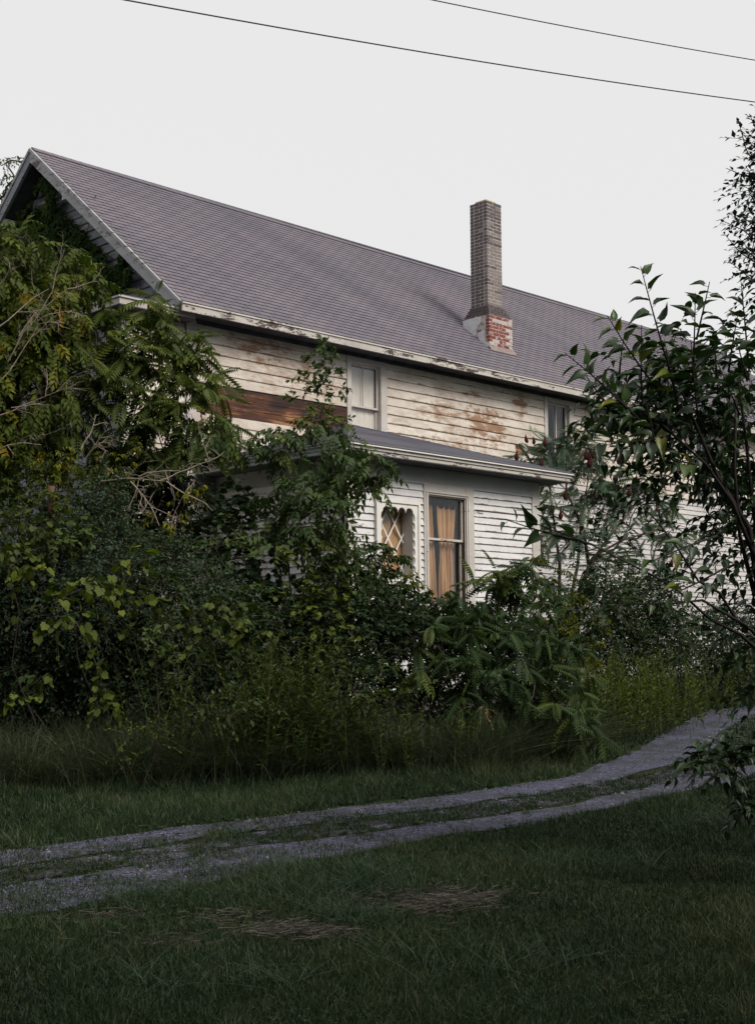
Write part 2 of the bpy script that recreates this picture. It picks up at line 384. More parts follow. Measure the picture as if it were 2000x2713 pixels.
# ---- gable wall
mb = MB()
V = np.array([(0.003, 0.0, 0.4), (0.003, 7.93, 0.4), (0.003, 7.93, 7.3), (0.003, 3.963, 10.55), (0.003, 0, 7.3)])
V2 = V + np.array([0.12, 0, 0])
T = [(0, 2, 1), (0, 4, 2), (4, 3, 2), (5, 6, 7), (5, 7, 9), (9, 7, 8)] + [q for i in range(5) for q in ((i, (i + 1) % 5, 5 + (i + 1) % 5), (i, 5 + (i + 1) % 5, 5 + i))]
mb.add(np.vstack([V, V2]), T); gable_wall = mb.build('gable_wall', M_FELT, house)
def grange(z):
    if z < 7.2: return (0.15, 7.8)
    d = (z - 7.2 + 0.1) / SL
    return (0.02 + d - 0.3, 7.93 - d + 0.3)
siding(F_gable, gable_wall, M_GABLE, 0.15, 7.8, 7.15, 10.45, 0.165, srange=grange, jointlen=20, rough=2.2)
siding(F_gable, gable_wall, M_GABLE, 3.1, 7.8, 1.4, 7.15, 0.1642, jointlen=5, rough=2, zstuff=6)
mb = MB()   # far side wall
mb.box(0.12, 7.81, 0.4, LH - 0.12, 7.93, 7.3); mb.box(LH - 0.12, 0.12, 0.4, LH, 7.81, 7.3)
mb.add(np.array([(LH - .12, 0, 7.3), (LH - .12, 7.93, 7.3), (LH - .12, 3.963, 10.5), (LH, 0, 7.3), (LH, 7.93, 7.3), (LH, 3.963, 10.5)]), [(0, 2, 1), (3, 4, 5), (0, 1, 4), (0, 4, 3), (1, 2, 5), (1, 5, 4), (2, 0, 3), (2, 3, 5)])
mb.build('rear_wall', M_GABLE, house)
mb = MB(); mb.box(0.01, 0.02, -0.2, LH - 0.01, 7.9, 0.4); mb.build('foundation', M_STONE, house)
mb = MB(); mb.box(0.15, 0.9, 4.0, LH - .2, 1.0, 7.1); mb.box(0.15, 0.15, 4.6, LH - .2, 0.9, 4.7); mb.build('dark_room_panel', M_DARKIN, house)  # near-black panels added as room darkness behind the panes

# ---- roof
LS_ = math.hypot(4.4133, 3.6107)
def roofpt(x, s, side=1, off=0.0):
    """s = distance up the slope from the eave"""
    L = math.hypot(4.4133, 3.6107); c, q = 4.4133 / L, 3.6107 / L
    y = YE + s * c; z = ZE + s * q
    y -= off * q; z += off * c
    if side > 0: z -= (0.055 * s / LS_ * math.sin(math.pi * (x - XR0) / (XR1 - XR0)) + 0.010 * math.sin(x * 1.9 + s) * min(s, LS_ - s) / LS_ * 2) if XR0 + .05 < x < XR1 - .05 else 0
    if side < 0: y = 2 * YR - y
    return (x, y, z)
LS = math.hypot(4.4133, 3.6107)
mb = MB()
for side in (1, -1):
    P = [roofpt(XR0 + .03, 0.02, side, -0.16), roofpt(XR1, 0.02, side, -0.16), roofpt(XR1, LS, side, -0.16), roofpt(XR0 + .03, LS, side, -0.16),
         roofpt(XR0 + .03, 0.02, side, -0.095), roofpt(XR1, 0.02, side, -0.095), roofpt(XR1, LS, side, -0.095), roofpt(XR0 + .03, LS, side, -0.095)]
    if side < 0: P = [P[i] for i in (1, 0, 3, 2, 5, 4, 7, 6)]
    mb.hexa(np.array(P))
roof = mb.build('roof', M_SOFFIT, house)
NR = 40; EXP = (LS + 0.02) / NR; TW = 0.305
near, far = [], MB()
def tab(x0, x1, s0, ex, side=1):
    j = rng.uniform(-0.005, 0.005); g = 0.006
    pts = [(x0 + g, s0 + j, 0.010), (x1 - g, s0 + j, 0.010), (x1 - g, s0 + ex + .01, -0.004), (x0 + g, s0 + ex + .01, -0.004),
           (x0 + g, s0 + j, 0.0145), (x1 - g, s0 + j, 0.0145), (x1 - g, s0 + ex + .01, 0.003), (x0 + g, s0 + ex + .01, 0.003)]
    return np.array([roofpt(a, b, side, c) for a, b, c in pts])
for r in range(NR):
    s0 = -0.015 + r * EXP; off = (r % 2) * TW / 2 + rng.uniform(-.012, .012)
    x = XR0 - 0.01 - off
    while x < XR1:
        a, b = max(x, XR0 - 0.01), min(x + TW, XR1)
        if b - a > 0.03:
            P = tab(a, b, s0, EXP)
            if r < 17 and a < XR0 + 5.3 and len(near) < 300: near.append(P)
            else: far.hexa(P, np.array([0.5] * 4 + [0.5] * 4))
        x += TW
for P in near:
    m_ = MB(); m_.hexa(P, 0.5); m_.build('shingle', M_ROOF, roof)
far.build('shingle', M_ROOF, roof, kind='stuff')
mb = MB()
mb.hexa(np.array([roofpt(XR0, -0.015, -1, 0.0), roofpt(XR1, -0.015, -1, 0), roofpt(XR1, LS, -1, 0), roofpt(XR0, LS, -1, 0), roofpt(XR0, -.015, -1, .015), roofpt(XR1, -.015, -1, .015), roofpt(XR1, LS, -1, .015), roofpt(XR0, LS, -1, .015)])[[1, 0, 3, 2, 5, 4, 7, 6]], 0.5)
mb.build('rear_roofing', M_ROOF, roof)
mb = MB(); x = XR0      # ridge caps
while x < XR1 - .2:
    for sd_ in (1, -1):
        a, b = x, min(x + .24, XR1)
        P = np.array([roofpt(a, LS - .13, sd_, .018), roofpt(b, LS - .13, sd_, .014), roofpt(b, LS, sd_, .014), roofpt(a, LS, sd_, .018), roofpt(a, LS - .13, sd_, .026), roofpt(b, LS - .13, sd_, .022), roofpt(b, LS + .01, sd_, .024), roofpt(a, LS + .01, sd_, .028)])
        mb.hexa(P, 0.5)
    x += .2
mb.build('ridge_cap', M_ROOF, roof, kind='stuff')
# fascia, soffit, rake boards
x = XR0
for x1_ in (3.42, 7.9, 12.4, 17.1, XR1):
    dz = rng.uniform(-.006, .006)
    mb = MB(); mb.box(x, YE - 0.012, 7.085 + dz, x1_ - .004, YE + 0.02, 7.205 + dz); mb.build('fascia_board', M_FASCIA, house); x = x1_
mb = MB(); mb.box(XR0 - .008, YE - 0.030, 7.197, XR1, YE + 0.022, 7.222); mb.build('eave_trim', M_TRIM, house)
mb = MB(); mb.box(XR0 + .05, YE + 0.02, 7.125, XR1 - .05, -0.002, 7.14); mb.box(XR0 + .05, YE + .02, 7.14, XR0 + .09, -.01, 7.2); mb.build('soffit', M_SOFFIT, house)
for xs, nm in ((XR0, 1), (XR1, -1)):
    for side in (1, -1):
        a, b = (xs - 0.028, xs + 0.03) if nm > 0 else (xs - 0.03, xs + 0.028)
        def bar(d0, d1, a_, b_):
            P = np.array([roofpt(a_, -0.01, side, -d1), roofpt(b_, -0.01, side, -d1), roofpt(b_, LS + (0.0 if side > 0 else 0), side, -d1), roofpt(a_, LS, side, -d1),
                          roofpt(a_, -0.01, side, -d0), roofpt(b_, -0.01, side, -d0), roofpt(b_, LS, side, -d0), roofpt(a_, LS, side, -d0)])
            # mitre plumb cut at the ridge
            for i in (2, 3, 6, 7): P[i, 1] = YR + (0.0); 
            P[2, 2] = P[3, 2] = ZR - d1 / math.cos(math.atan(SL)); P[6, 2] = P[7, 2] = ZR - d0 / math.cos(math.atan(SL))
            return P if side > 0 else P[[1, 0, 3, 2, 5, 4, 7, 6]]
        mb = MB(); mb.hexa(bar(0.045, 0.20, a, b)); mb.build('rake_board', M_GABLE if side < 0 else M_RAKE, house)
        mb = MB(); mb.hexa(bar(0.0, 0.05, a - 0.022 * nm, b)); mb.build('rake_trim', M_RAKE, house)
# lookout beams beneath the rake
for (yy, zz) in ((3.963 + 1.02, 9.76), (3.963 + 2.5, 8.55), (3.963 - 1.02, 9.76)):
    mb = MB(); mb.box(XR0 + .02, yy - .05, zz - 0.09, -0.004, yy + .05, zz + .05); mb.build('lookout_beam', M_CASE, house)

# ---- extension on the gable end (flat roofed)
mb = MB(); mb.box(XTL + .003, -0.0 + .003, 0.4, -0.03, 3.0, 7.02); tower = mb.build('end_extension', M_FELT, house)
siding(F_long, tower, M_SIDE, XTL + .15, -0.03, 3.9, 7.02, 0.165, jointlen=9)
siding(F_tg, tower, M_GABLE, 0.13, 2.9, 3.9, 7.02, 0.165, jointlen=3, rough=2)
siding(F_long, tower, M_SIDE2, XTL + .15, -0.03, 1.3, 3.9, 0.165, jointlen=3, zstuff=9)
siding(F_tg, tower, M_GABLE, 0.13, 2.9, 1.3, 3.9, 0.165, jointlen=3, zstuff=9)
mb = MB(); mb.box(XTL - .034, -.034, 1.2, XTL + .14, 0.0, 7.02); mb.build('corner_board', M_CASE, house)
mb = MB(); mb.box(XTL - .034, .0, 1.2, XTL, 0.12, 7.02); mb.build('corner_board', M_GABLE, house)
mb = MB()
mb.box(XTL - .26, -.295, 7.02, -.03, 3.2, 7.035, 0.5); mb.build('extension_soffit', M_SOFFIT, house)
for nm, (a, b, c, d, e, f) in (('fascia_board', (-1.461, -.30, 7.035, -.03, -.275, 7.135)), ('fascia_board', (-1.461, -.275, 7.035, -1.436, 3.2, 7.135)),):
    mb = MB(); mb.box(a, b, c, d, e, f); mb.build(nm, M_CASE, house)
mb = MB(); mb.box(-1.485, -.325, 7.135, -.03, -.29, 7.16); mb.box(-1.485, -.29, 7.135, -1.45, 3.2, 7.16); mb.build('eave_trim', M_TRIM, house)
mb = MB(); mb.hexa(np.array([(-1.47, -.31, 7.1605), (0, -.31, 7.1605), (0, 3.2, 7.1605), (-1.47, 3.2, 7.1605), (-1.47, -.31, 7.175), (0, -.31, 7.21), (0, 3.2, 7.38), (-1.47, 3.2, 7.175)]), 0.5)
mb.build('extension_roof', M_PROOF, house)

# ---- front addition
GR = (2.19, 3.36, 2.42, 4.345)      # curtained window casing
LAT = (1.12, 2.07, 2.78, 4.05)      # lattice panel
ZPT = 4.345
mb = MB(); wall_with_holes(mb, F_pf, XPL, XPR, 0.3, 4.60, [(GR[0] + .11, GR[1] - .19, 2.52, 4.18), (1.235, 1.955, 2.92, 3.98)])
addition = mb.build('addition_front_wall', M_FELT, house)
siding(F_pf, addition, M_PORCH, XPL + .10, XPR - .17, 1.15, ZPT, 0.1065, [GR, LAT], 4.5, zstuff=1.9, rough=1.5)
mb = MB(); mb.box(YPF + .12, -0.12, 0.3, 0.0, -0.003, 4.60, M=F_pl); addl = mb.build('addition_left_wall', M_FELT, house)
siding(F_pl, addl, M_PORCH, YPF + .12, 0.0, 1.15, ZPT, 0.1065, [], 6, zstuff=3.0, rough=1.2)
mb = MB(); mb.box(YPF + .12, -0.12, 0.3, 0.0, -0.003, 4.60, M=F_pr); addr = mb.build('addition_right_wall', M_FELT, house)
siding(F_pr, addr, M_PORCH, YPF + .12, 0.0, 1.15, ZPT, 0.1065, [], 6, zstuff=9)
mb = MB(); mb.box(XPL - .03, .03 - .06, 1.0, XPL + .095, 0.034, 4.60, M=F_pf); mb.build('corner_board', M_TRIM, house)
mb = MB(); mb.box(XPR - .165, -.03, 1.0, XPR + .034, 0.034, 4.60, M=F_pf); mb.build('corner_board', M_TRIM, house)
mb = MB(); mb.box(XPL + .097, 0.0, ZPT, XPR - .167, 0.030, 4.60, M=F_pf); mb.build('frieze_board', M_FRZ, house)
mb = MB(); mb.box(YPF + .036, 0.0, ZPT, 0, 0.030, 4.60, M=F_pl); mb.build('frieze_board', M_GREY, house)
FX0, FX1, FY0, FZ = 0.171, 5.441, -3.471, 4.725
mb = MB(); mb.box(FX0 + .02, FY0 + .02, 4.602, FX1 - .02, -0.03, 4.615); mb.build('addition_soffit', M_SOFFIT, house)
mb = MB(); mb.box(XPL + .01, YPF + .01, 0.0, XPR - .01, 0, 0.45); mb.build('addition_foundation', M_STONE, house)
mb = MB(); mb.box(XPL + .13, YPF + 1.0, 1.0, XPR - .13, YPF + 1.05, 4.5); mb.box(XPL + .13, YPF + .13, 1.3, XPR - .13, -.2, 1.35); mb.build('dark_room_panel', M_DARKIN, house)
for (z0_, z1_, o_) in ((4.618, 4.672, 0.0), (4.675, 4.722, 0.018)):
    mb = MB(); mb.box(FX0 - o_ + 0.02, FY0 - o_ + .02, z0_, FX1 + o_ - .02, FY0 + .05, z1_); mb.build('fascia_board', M_FASCIA if z0_ < 4.65 else M_TRIM, house)
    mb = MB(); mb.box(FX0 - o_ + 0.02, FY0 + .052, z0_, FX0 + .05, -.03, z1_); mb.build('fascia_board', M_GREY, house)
    mb = MB(); mb.box(FX1 - .05, FY0 + .052, z0_, FX1 + o_ - .02, -.03, z1_); mb.build('fascia_board', M_TRIM, house)
mb = MB(); mb.box(FX0 - .03, FY0 - .03, 4.7225, FX1 + .03, FY0 + .03, 4.74); mb.box(FX1 - .03, FY0 + .03, 4.7225, FX1 + .03, -.03, 4.74); mb.build('eave_trim', M_WHITE, house)
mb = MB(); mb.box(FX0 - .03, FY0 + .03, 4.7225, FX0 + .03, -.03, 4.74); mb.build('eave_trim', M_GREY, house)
# hip roof of the addition, laid in courses
PH = 0.86; RUN = (FX1 - FX0) / 2; NC = 17
XC = (FX0 + FX1) / 2
def hip(course0, course1, dz0, dz1):
    """front, left and right course slabs between fractions course0..1 of the run"""
    out = []
    for side in ('f', 'l', 'r'):
        P = []
        for (f, dz) in ((course0, dz0 - .012), (course1, dz1 - .012), (course0, dz0), (course1, dz1)):
            i = f * (RUN + .02) - .02; z = 4.742 + PH * max(f, 0) + dz
            if side == 'f': P.append(((FX0 + i, FY0 + i, z), (FX1 - i, FY0 + i, z)))
            if side == 'l': P.append(((FX0 + i, -.012, z), (FX0 + i, FY0 + i, z)))
            if side == 'r': P.append(((FX1 - i, FY0 + i, z), (FX1 - i, -.012, z)))
        (a0, a1), (b0, b1), (c0, c1), (d0, d1) = P
        out.append(np.array([a0, a1, b1, b0, c0, c1, d1, d0]))
    return out
mb = MB()
mb.add(np.array([(FX0, FY0, 4.741), (FX1, FY0, 4.741), (FX1, -.01, 4.741), (FX0, -.01, 4.741), (XC, FY0 + RUN, 4.735 + PH), (XC, -.01, 4.735 + PH)]), [(0, 1, 4), (1, 2, 5), (1, 5, 4), (3, 0, 4), (3, 4, 5), (0, 2, 1), (0, 3, 2), (2, 3, 5)])
proof = mb.build('addition_roof', M_SOFFIT, house)
for k in range(NC):
    f0, f1 = k / NC, min((k + 1.12) / NC, 1.0)
    for P in hip(f0, f1, 0.020 + rng.uniform(-.003, .004), 0.008):
        m_ = MB(); m_.hexa(P, 0.5); m_.build('shingle_course', M_PROOF, proof)
# hip caps
mb = MB()
for sgn, fx in ((1, FX0), (-1, FX1)):
    for k in range(22):
        f0, f1 = k / 22, (k + 1.2) / 22
        a = np.array([fx + sgn * f0 * RUN, FY0 + f0 * RUN, 4.742 + PH * f0 + .032]); b = np.array([fx + sgn * f1 * RUN, FY0 + f1 * RUN, 4.742 + PH * f1 + .024])
        for (dx, dy) in ((sgn * .15, -.0), (0, .15)):
            o_ = np.array([dx, dy, 0.0]); 
            P = np.array([a - (0, 0, .012), a + o_ - (0, 0, .014), b + o_ - (0, 0, .014), b - (0, 0, .012), a, a + o_ + (0, 0, -.001), b + o_ + (0, 0, -.001), b])
            mb.hexa(P, 0.5)
mb.build('hip_cap', M_PROOF, proof, kind='stuff')
# flashing between the addition's left roof face and the main wall
mb = MB()
for (x0_, x1_) in ((0.55, 0.98), (1.3, 2.3)):
    za, zb = 4.75 + PH * (x0_ - FX0) / RUN, 4.75 + PH * (x1_ - FX0) / RUN
    P = F_long(np.array([(x0_, .03, za), (x1_, .03, zb), (x1_, .045, zb), (x0_, .045, za), (x0_, .03, za + .05), (x1_, .03, zb + .10), (x1_, .036, zb + .10), (x0_, .036, za + .05)])); mb.hexa(P)
mb.build('flashing', M_WHITE, house)

# ---- windows
def glass_mat():
    n = NT('window_glass'); g = n.n('ShaderNodeBsdfGlossy'); g.inputs['Roughness'].default_value = 0.05; g.inputs['Color'].default_value = (0.8, 0.85, 0.9, 1)
    t = n.n('ShaderNodeBsdfTransparent'); t.inputs[0].default_value = (0.95, 0.95, 0.95, 1)
    d = n.n('ShaderNodeBsdfDiffuse'); d.inputs[0].default_value = (0.25, 0.25, 0.25, 1)
    m0 = n.n('ShaderNodeMixShader'); m0.inputs[0].default_value = 0.02; n.l(t.outputs[0], m0.inputs[1]); n.l(d.outputs[0], m0.inputs[2])
    m = n.n('ShaderNodeMixShader'); m.inputs[0].default_value = 0.035
    n.l(m0.outputs[0], m.inputs[1]); n.l(g.outputs[0], m.inputs[2]); n.l(m.outputs[0], n.out.inputs[0]); return n.m
M_GLASS = glass_mat()
def cloth_mat(name, a, b, trans=0.2):
    n = NT(name); P = n.coords(house); f = n.noise(n.scale(P, 14, 14, 1.3), 1.0, 5, 0.6); g = n.noise(n.scale(P, 1.5, 1.5, 2.5), 1.0, 3)
    c = n.mix(n.ramp(n.math('ADD', n.math('MULTIPLY', f, 0.5), n.math('MULTIPLY', g, 0.5)), [(0.35, 0.0), (0.65, 1.0)]), a, b)
    fine = n.noise(n.scale(P, 200, 200, 200), 1.0, 2)
    return n.pbr(c, 0.9, 0.1, n.bump(fine, 0.2, 0.001))
M_GOLD = cloth_mat('tan_curtain_cloth', (0.48, 0.28, 0.13), (0.72, 0.46, 0.24))
M_BROWN = cloth_mat('brown_curtain_cloth', (0.36, 0.25, 0.21), (0.50, 0.36, 0.30))
M_DULL = cloth_mat('dull_curtain_cloth', (0.10, 0.085, 0.085), (0.17, 0.145, 0.14))
M_PALE = cloth_mat('pale_curtain_cloth', (0.76, 0.70, 0.62), (0.88, 0.83, 0.76))
def curtain(F, x0t, x1t, x0b, x1b, zb, zt, folds, amp, depth, mat, parent, ph=0.0, gather=None, name='curtain', droop=0.0):
    nu, nv = 60, 14; V = []; uu = np.linspace(0, 1, nu)
    for j in range(nv):
        t = j / (nv - 1)
        l = x0b * (1 - t) + x0t * t; r = x1b * (1 - t) + x1t * t
        if gather: gz, gf = gather; k = math.exp(-((t - gz) / 0.16) ** 2) * gf; c_ = (l + r) / 2; l, r = l + (c_ - l) * k, r + (c_ - r) * k
        x = l + (r - l) * (uu + 0.018 * np.sin(uu * folds * 6.28 * .5 + ph + t * 2))
        o = -depth + amp * (0.6 + .4 * (1 - t)) * (np.sin(uu * folds * 6.283 + ph + .9 * math.sin(t * 2.6 + ph)) + .5 * np.sin(uu * folds * 14.1 + 2 * ph + t))
        z = np.full(nu, zb + (zt - zb) * t) - (droop * np.abs(np.sin(uu * folds * 3.14 + ph)) if j == nv - 1 else 0)
        V.append(np.c_[x, o, z])
    V = F(np.concatenate(V)); T = []
    for j in range(nv - 1):
        for i in range(nu - 1):
            a = j * nu + i; T += [(a, a + 1, a + nu + 1), (a, a + nu + 1, a + nu)]
    return mesh_np(name, V, T, mat, parent, smooth=True)
def window(F, w, rail, muntin_top, muntin_bot, case_w=(0.10, 0.16), case_t=0.09, depth=0.07, cmat=None, name='window', sill=True, muntx=0.5):
    s0, s1, z0, z1 = w; cm = cmat or M_CASE
    g0, g1, gz0, gz1 = s0 + case_w[0], s1 - case_w[1], z0 + 0.06, z1 - case_t
    mb = MB()
    mb.box(s0, 0.0, z0, g0, 0.038, z1, M=F); mb.box(g1, 0.0, z0, s1, 0.038, z1, M=F); mb.box(g0, 0.0, gz1, g1, 0.036, z1, M=F)
    mb.box(g0 - .012, -.10, z0 + .02, g0, 0.0, gz1 + .01, M=F); mb.box(g1, -.10, z0 + .02, g1 + .012, 0.0, gz1 + .01, M=F); mb.box(g0, -.10, gz1, g1, -.001, gz1 + .012, M=F)
    wn = mb.build(name, cm, house)
    if sill:
        m_ = MB(); m_.box(s0 - .02, -.1, z0, s1 + .02, 0.065, z0 + .055, M=F); m_.build('sill', cm, wn)
    st = 0.042
    for (a, b, o, top) in ((rail, gz1, -0.035, True), (gz0 - .005, rail + .02, -0.07, False)):
        m_ = MB(); m_.box(g0, o - .03, a, g0 + st, o, b, M=F); m_.box(g1 - st, o - .03, a, g1, o, b, M=F)
        m_.box(g0 + st, o - .03, b - (st if top else .03), g1 - st, o, b, M=F); m_.box(g0 + st, o - .03, a, g1 - st, o + (.006 if top else 0), a + (.035 if top else .06), M=F)
        m_.build('sash', cm if not top else M_TRIM, wn)
        if (top and muntin_top) or (not top and muntin_bot):
            c = g0 + (g1 - g0) * muntx; m_ = MB(); m_.box(c - .011, o - .024, a + .035, c + .011, o - .002, b - .03, M=F); m_.build('muntin', M_TRIM, wn)
        m_ = MB(); m_.box(g0 + st - .003, o - .018, a + .03, g1 - st + .003, o - .014, b - .028, M=F); m_.build('pane', M_GLASS, wn)
    return wn, (g0, g1, gz0, gz1)
# top-left window with pale curtains
wn, g = window(F_long, W1, 6.165, True, False, muntx=0.5)
curtain(F_long, g[0] + .02, g[1] - .02, g[0] + .02, g[1] - .05, 5.2, 6.9, 4.2, 0.006, 0.109, M_PALE, wn, 0.3)
wn, g = window(F_long, W2, 6.12, True, True)
curtain(F_long, g[0] + .42, g[1] - .01, g[0] + .47, g[1] - .01, 5.4, 6.9, 2.0, 0.012, 0.16, M_DULL, wn, 1.3)
wn, g = window(F_long, W3, 6.12, True, True)
# large curtained window in the addition
wn, g = window(F_pf, GR, 3.50, False, False, case_w=(0.10, 0.185), case_t=0.15, name='window')
m_ = MB(); g0, g1, z1_ = GR[0] + .10, GR[1] - .185, GR[3] - .15
for k, o in ((0, .050), (1, .030), (2, .014)):
    a = .024 * k
    m_.box(g0 - .055 + a, .0, 2.5, g0 - .034 + a, o, z1_ + .05 - a, M=F_pf); m_.box(g1 + .034 - a, .0, 2.5, g1 + .055 - a, o, z1_ + .05 - a, M=F_pf)
    m_.box(g0 - .034 + a, 0, z1_ + .029 - a, g1 + .034 - a, o, z1_ + .05 - a, M=F_pf)
m_.build('casing_moulding', M_TRIM, wn)
curtain(F_pf, g[0] + .0, g[0] + .30, g[0] + .0, g[0] + .42, 2.45, 4.10, 3.6, 0.034, 0.165, M_GOLD, wn, 0.6, droop=.06)
curtain(F_pf, g[0] + .40, g[0] + .84, g[0] + .45, g[0] + .70, 2.45, 4.12, 3.2, 0.036, 0.17, M_GOLD, wn, 2.2, gather=(0.52, 0.25), droop=.10)
curtain(F_pf, g[0] + .60, g[1] + .02, g[0] + .62, g[1] + .02, 2.45, 4.0, 1.6, 0.014, 0.20, M_BROWN, wn, 0.2)
# narrow lattice panel with scalloped front
s0, s1, z0, z1 = LAT; oL, oR, oT, oB = 1.265, 1.925, 3.945, 2.95
def scallop_plate():
    pts_in = []; n = 4; r = (oR - oL) / (2 * n)
    for i in range(n):                               # top edge, left to right
        c = oL + r * (2 * i + 1)
        for a in np.linspace(math.pi, 0, 9): pts_in.append((c + r * math.cos(a), oT - r + r * math.sin(a) * 1.0))
    m = 7; rz = (oT - r - oB) / (2 * m)
    for i in range(m):                               # right edge, downwards
        c = oT - r - rz * (2 * i + 1)
        for a in np.linspace(math.pi / 2, -math.pi / 2, 8)[1:]: pts_in.append((oR + rz * 0.55 * math.cos(a) - .0, c + rz * math.sin(a)))
    for i in range(n):
        c = oR - r * (2 * i + 1)
        for a in np.linspace(0, -math.pi, 9)[1:]: pts_in.append((c + r * math.cos(a), oB + r * math.sin(a) * .6))
    for i in range(m):
        c = oB + rz * (2 * i + 1)
        for a in np.linspace(-math.pi / 2, math.pi / 2, 8)[1:]: pts_in.append((oL - rz * 0.55 * math.cos(a), c + rz * math.sin(a)))
    I = np.array(pts_in); c = np.array([(oL + oR) / 2, (oB + oT) / 2]); O = []
    for q in I:
        d = q - c; k = min([((s1 - c[0]) if d[0] > 0 else (s0 - c[0])) / d[0] if abs(d[0]) > 1e-6 else 9e9, ((z1 - c[1]) if d[1] > 0 else (z0 - c[1])) / d[1] if abs(d[1]) > 1e-6 else 9e9]); O.append(c + d * k)
    O = np.array(O); n_ = len(I); V = []
    for o in (0.055, 0.035):
        for q in I: V.append((q[0], o, q[1]))
        for q in O: V.append((q[0], o, q[1]))
    V = F_pf(np.array(V)); T = []
    for i in range(n_):
        j = (i + 1) % n_
        T += [(i, j, n_ + j), (i, n_ + j, n_ + i), (2 * n_ + i, 3 * n_ + j, 2 * n_ + j), (2 * n_ + i, 3 * n_ + i, 3 * n_ + j), (i, 2 * n_ + j, j), (i, 2 * n_ + i, 2 * n_ + j), (n_ + i, n_ + j, 3 * n_ + j), (n_ + i, 3 * n_ + j, 3 * n_ + i)]
    return V, T
V, T = scallop_plate()
lat = mesh_np('lattice_window', V, T, M_WHITE, house)
m_ = MB()
m_.box(s0, 0, z0, s0 + .045, .075, z1, M=F_pf); m_.box(s1 - .045, 0, z0, s1, .075, z1, M=F_pf); m_.box(s0 + .045, 0, z1 - .05, s1 - .045, .073, z1, M=F_pf); m_.box(s0 + .045, 0, z0, s1 - .045, .073, z0 + .05, M=F_pf)
m_.build('frame', M_WHITE, lat)
m_ = MB(); m_.box(oL - .05, -.20, oB - .05, oL - .03, .034, oT + .02, M=F_pf); m_.box(oR + .012, -.20, oB - .05, oR + .03, .034, oT + .02, M=F_pf); m_.box(oL - .03, -.20, oT + .004, oR + .012, .034, oT + .02, M=F_pf); m_.box(oL - .03, -.20, oB - .05, oR + .012, .034, oB - .03, M=F_pf)
m_.build('reveal', M_FRZ, lat)
for sg in (1, -1):
    for k in range(-5, 6):
        xk = 1.595 + .29 * k; pts = []          # slats crossing in diamonds, set back just in front of the glass
        for t in np.linspace(0, 1, 90):
            zz_ = oT - t * (oT - oB); xx_ = xk + sg * (oT - zz_) / 1.53
            if oL - .02 < xx_ < oR + .01: pts.append((xx_, zz_))
        if len(pts) > 8:
            p, q = pts[0], pts[-1]; L = math.hypot(q[0] - p[0], q[1] - p[1])
            slant(((p[0] + q[0]) / 2, (p[1] + q[1]) / 2), L, 0.026, math.atan2(q[1] - p[1], q[0] - p[0]), -.163 - .007 * (sg > 0), -.157 - .007 * (sg > 0), F_pf, 'lattice_slat', M_WHITE, lat)
m_ = MB(); m_.box(oL - .03, -.185, oB - .03, oR + .01, -.182, oT + .0, M=F_pf); m_.build('pane', M_GLASS, lat)
curtain(F_pf, oL - .02, oR + .02, oL - .02, oR + .02, 2.9, 3.95, 3.5, 0.012, 0.215, M_GOLD, lat, 1.0)

# ---- chimney
def brick_mat(name, a, b, patch=None, amt=0.5):
    n = NT(name); P = n.coords(house); f = n.noise(P, 22, 5, 0.65); c = n.mix(f, a, b)
    o = n.n('ShaderNodeObjectInfo').outputs['Random']; c = n.mix(n.math('MULTIPLY', o, 0.5), c, tuple(q * 0.75 for q in a))
    if patch: c = n.mix(n.ramp(n.noise(P, 14, 5, 0.7), [(amt, 0.0), (amt + .05, 1.0)]), c, patch)
    return n.pbr(c, 0.9, 0.2, n.bump(f, 0.5, 0.005))
MBK = [brick_mat('grey_brown_brick', (0.105, 0.088, 0.094), (0.165, 0.138, 0.138)), brick_mat('washed_brick', (0.19, 0.165, 0.160), (0.30, 0.265, 0.250)),
       brick_mat('red_brick', (0.20, 0.055, 0.04), (0.28, 0.09, 0.07), (0.50, 0.46, 0.43), 0.56), brick_mat('white_painted_brick', (0.46, 0.44, 0.43), (0.58, 0.56, 0.54), (0.2, 0.07, 0.05), 0.57)]
def mortar_mat():
    n = NT('mortar'); P = n.coords(house); z = n.sep(P)[2]; f = n.noise(P, 9, 4)
    return n.pbr(n.ramp(f, [(0.3, (0.46, 0.42, 0.40)), (0.7, (0.64, 0.60, 0.56))]), 0.95, 0.1, n.bump(f, 0.4, 0.004))
M_MORT = mortar_mat()
SX0, SX1, SY0, SY1 = 8.072, 8.535, 0.50, 0.95
BX0, BX1, BY0, BY1 = 7.985, 8.72, 0.40, 1.09
Zb, Zc, Zs, Zt = 7.80, 8.64, 8.87, 11.055
core = MB(); i_ = .004
core.box(SX0 + i_, SY0 + i_, 8.6, SX1 - i_, SY1 - i_, Zt - .01); core.box(BX0 + i_, BY0 + i_, Zb, BX1 - i_, BY1 - i_, Zc)
chim = core.build('chimney', M_MORT, house)
back = MB()
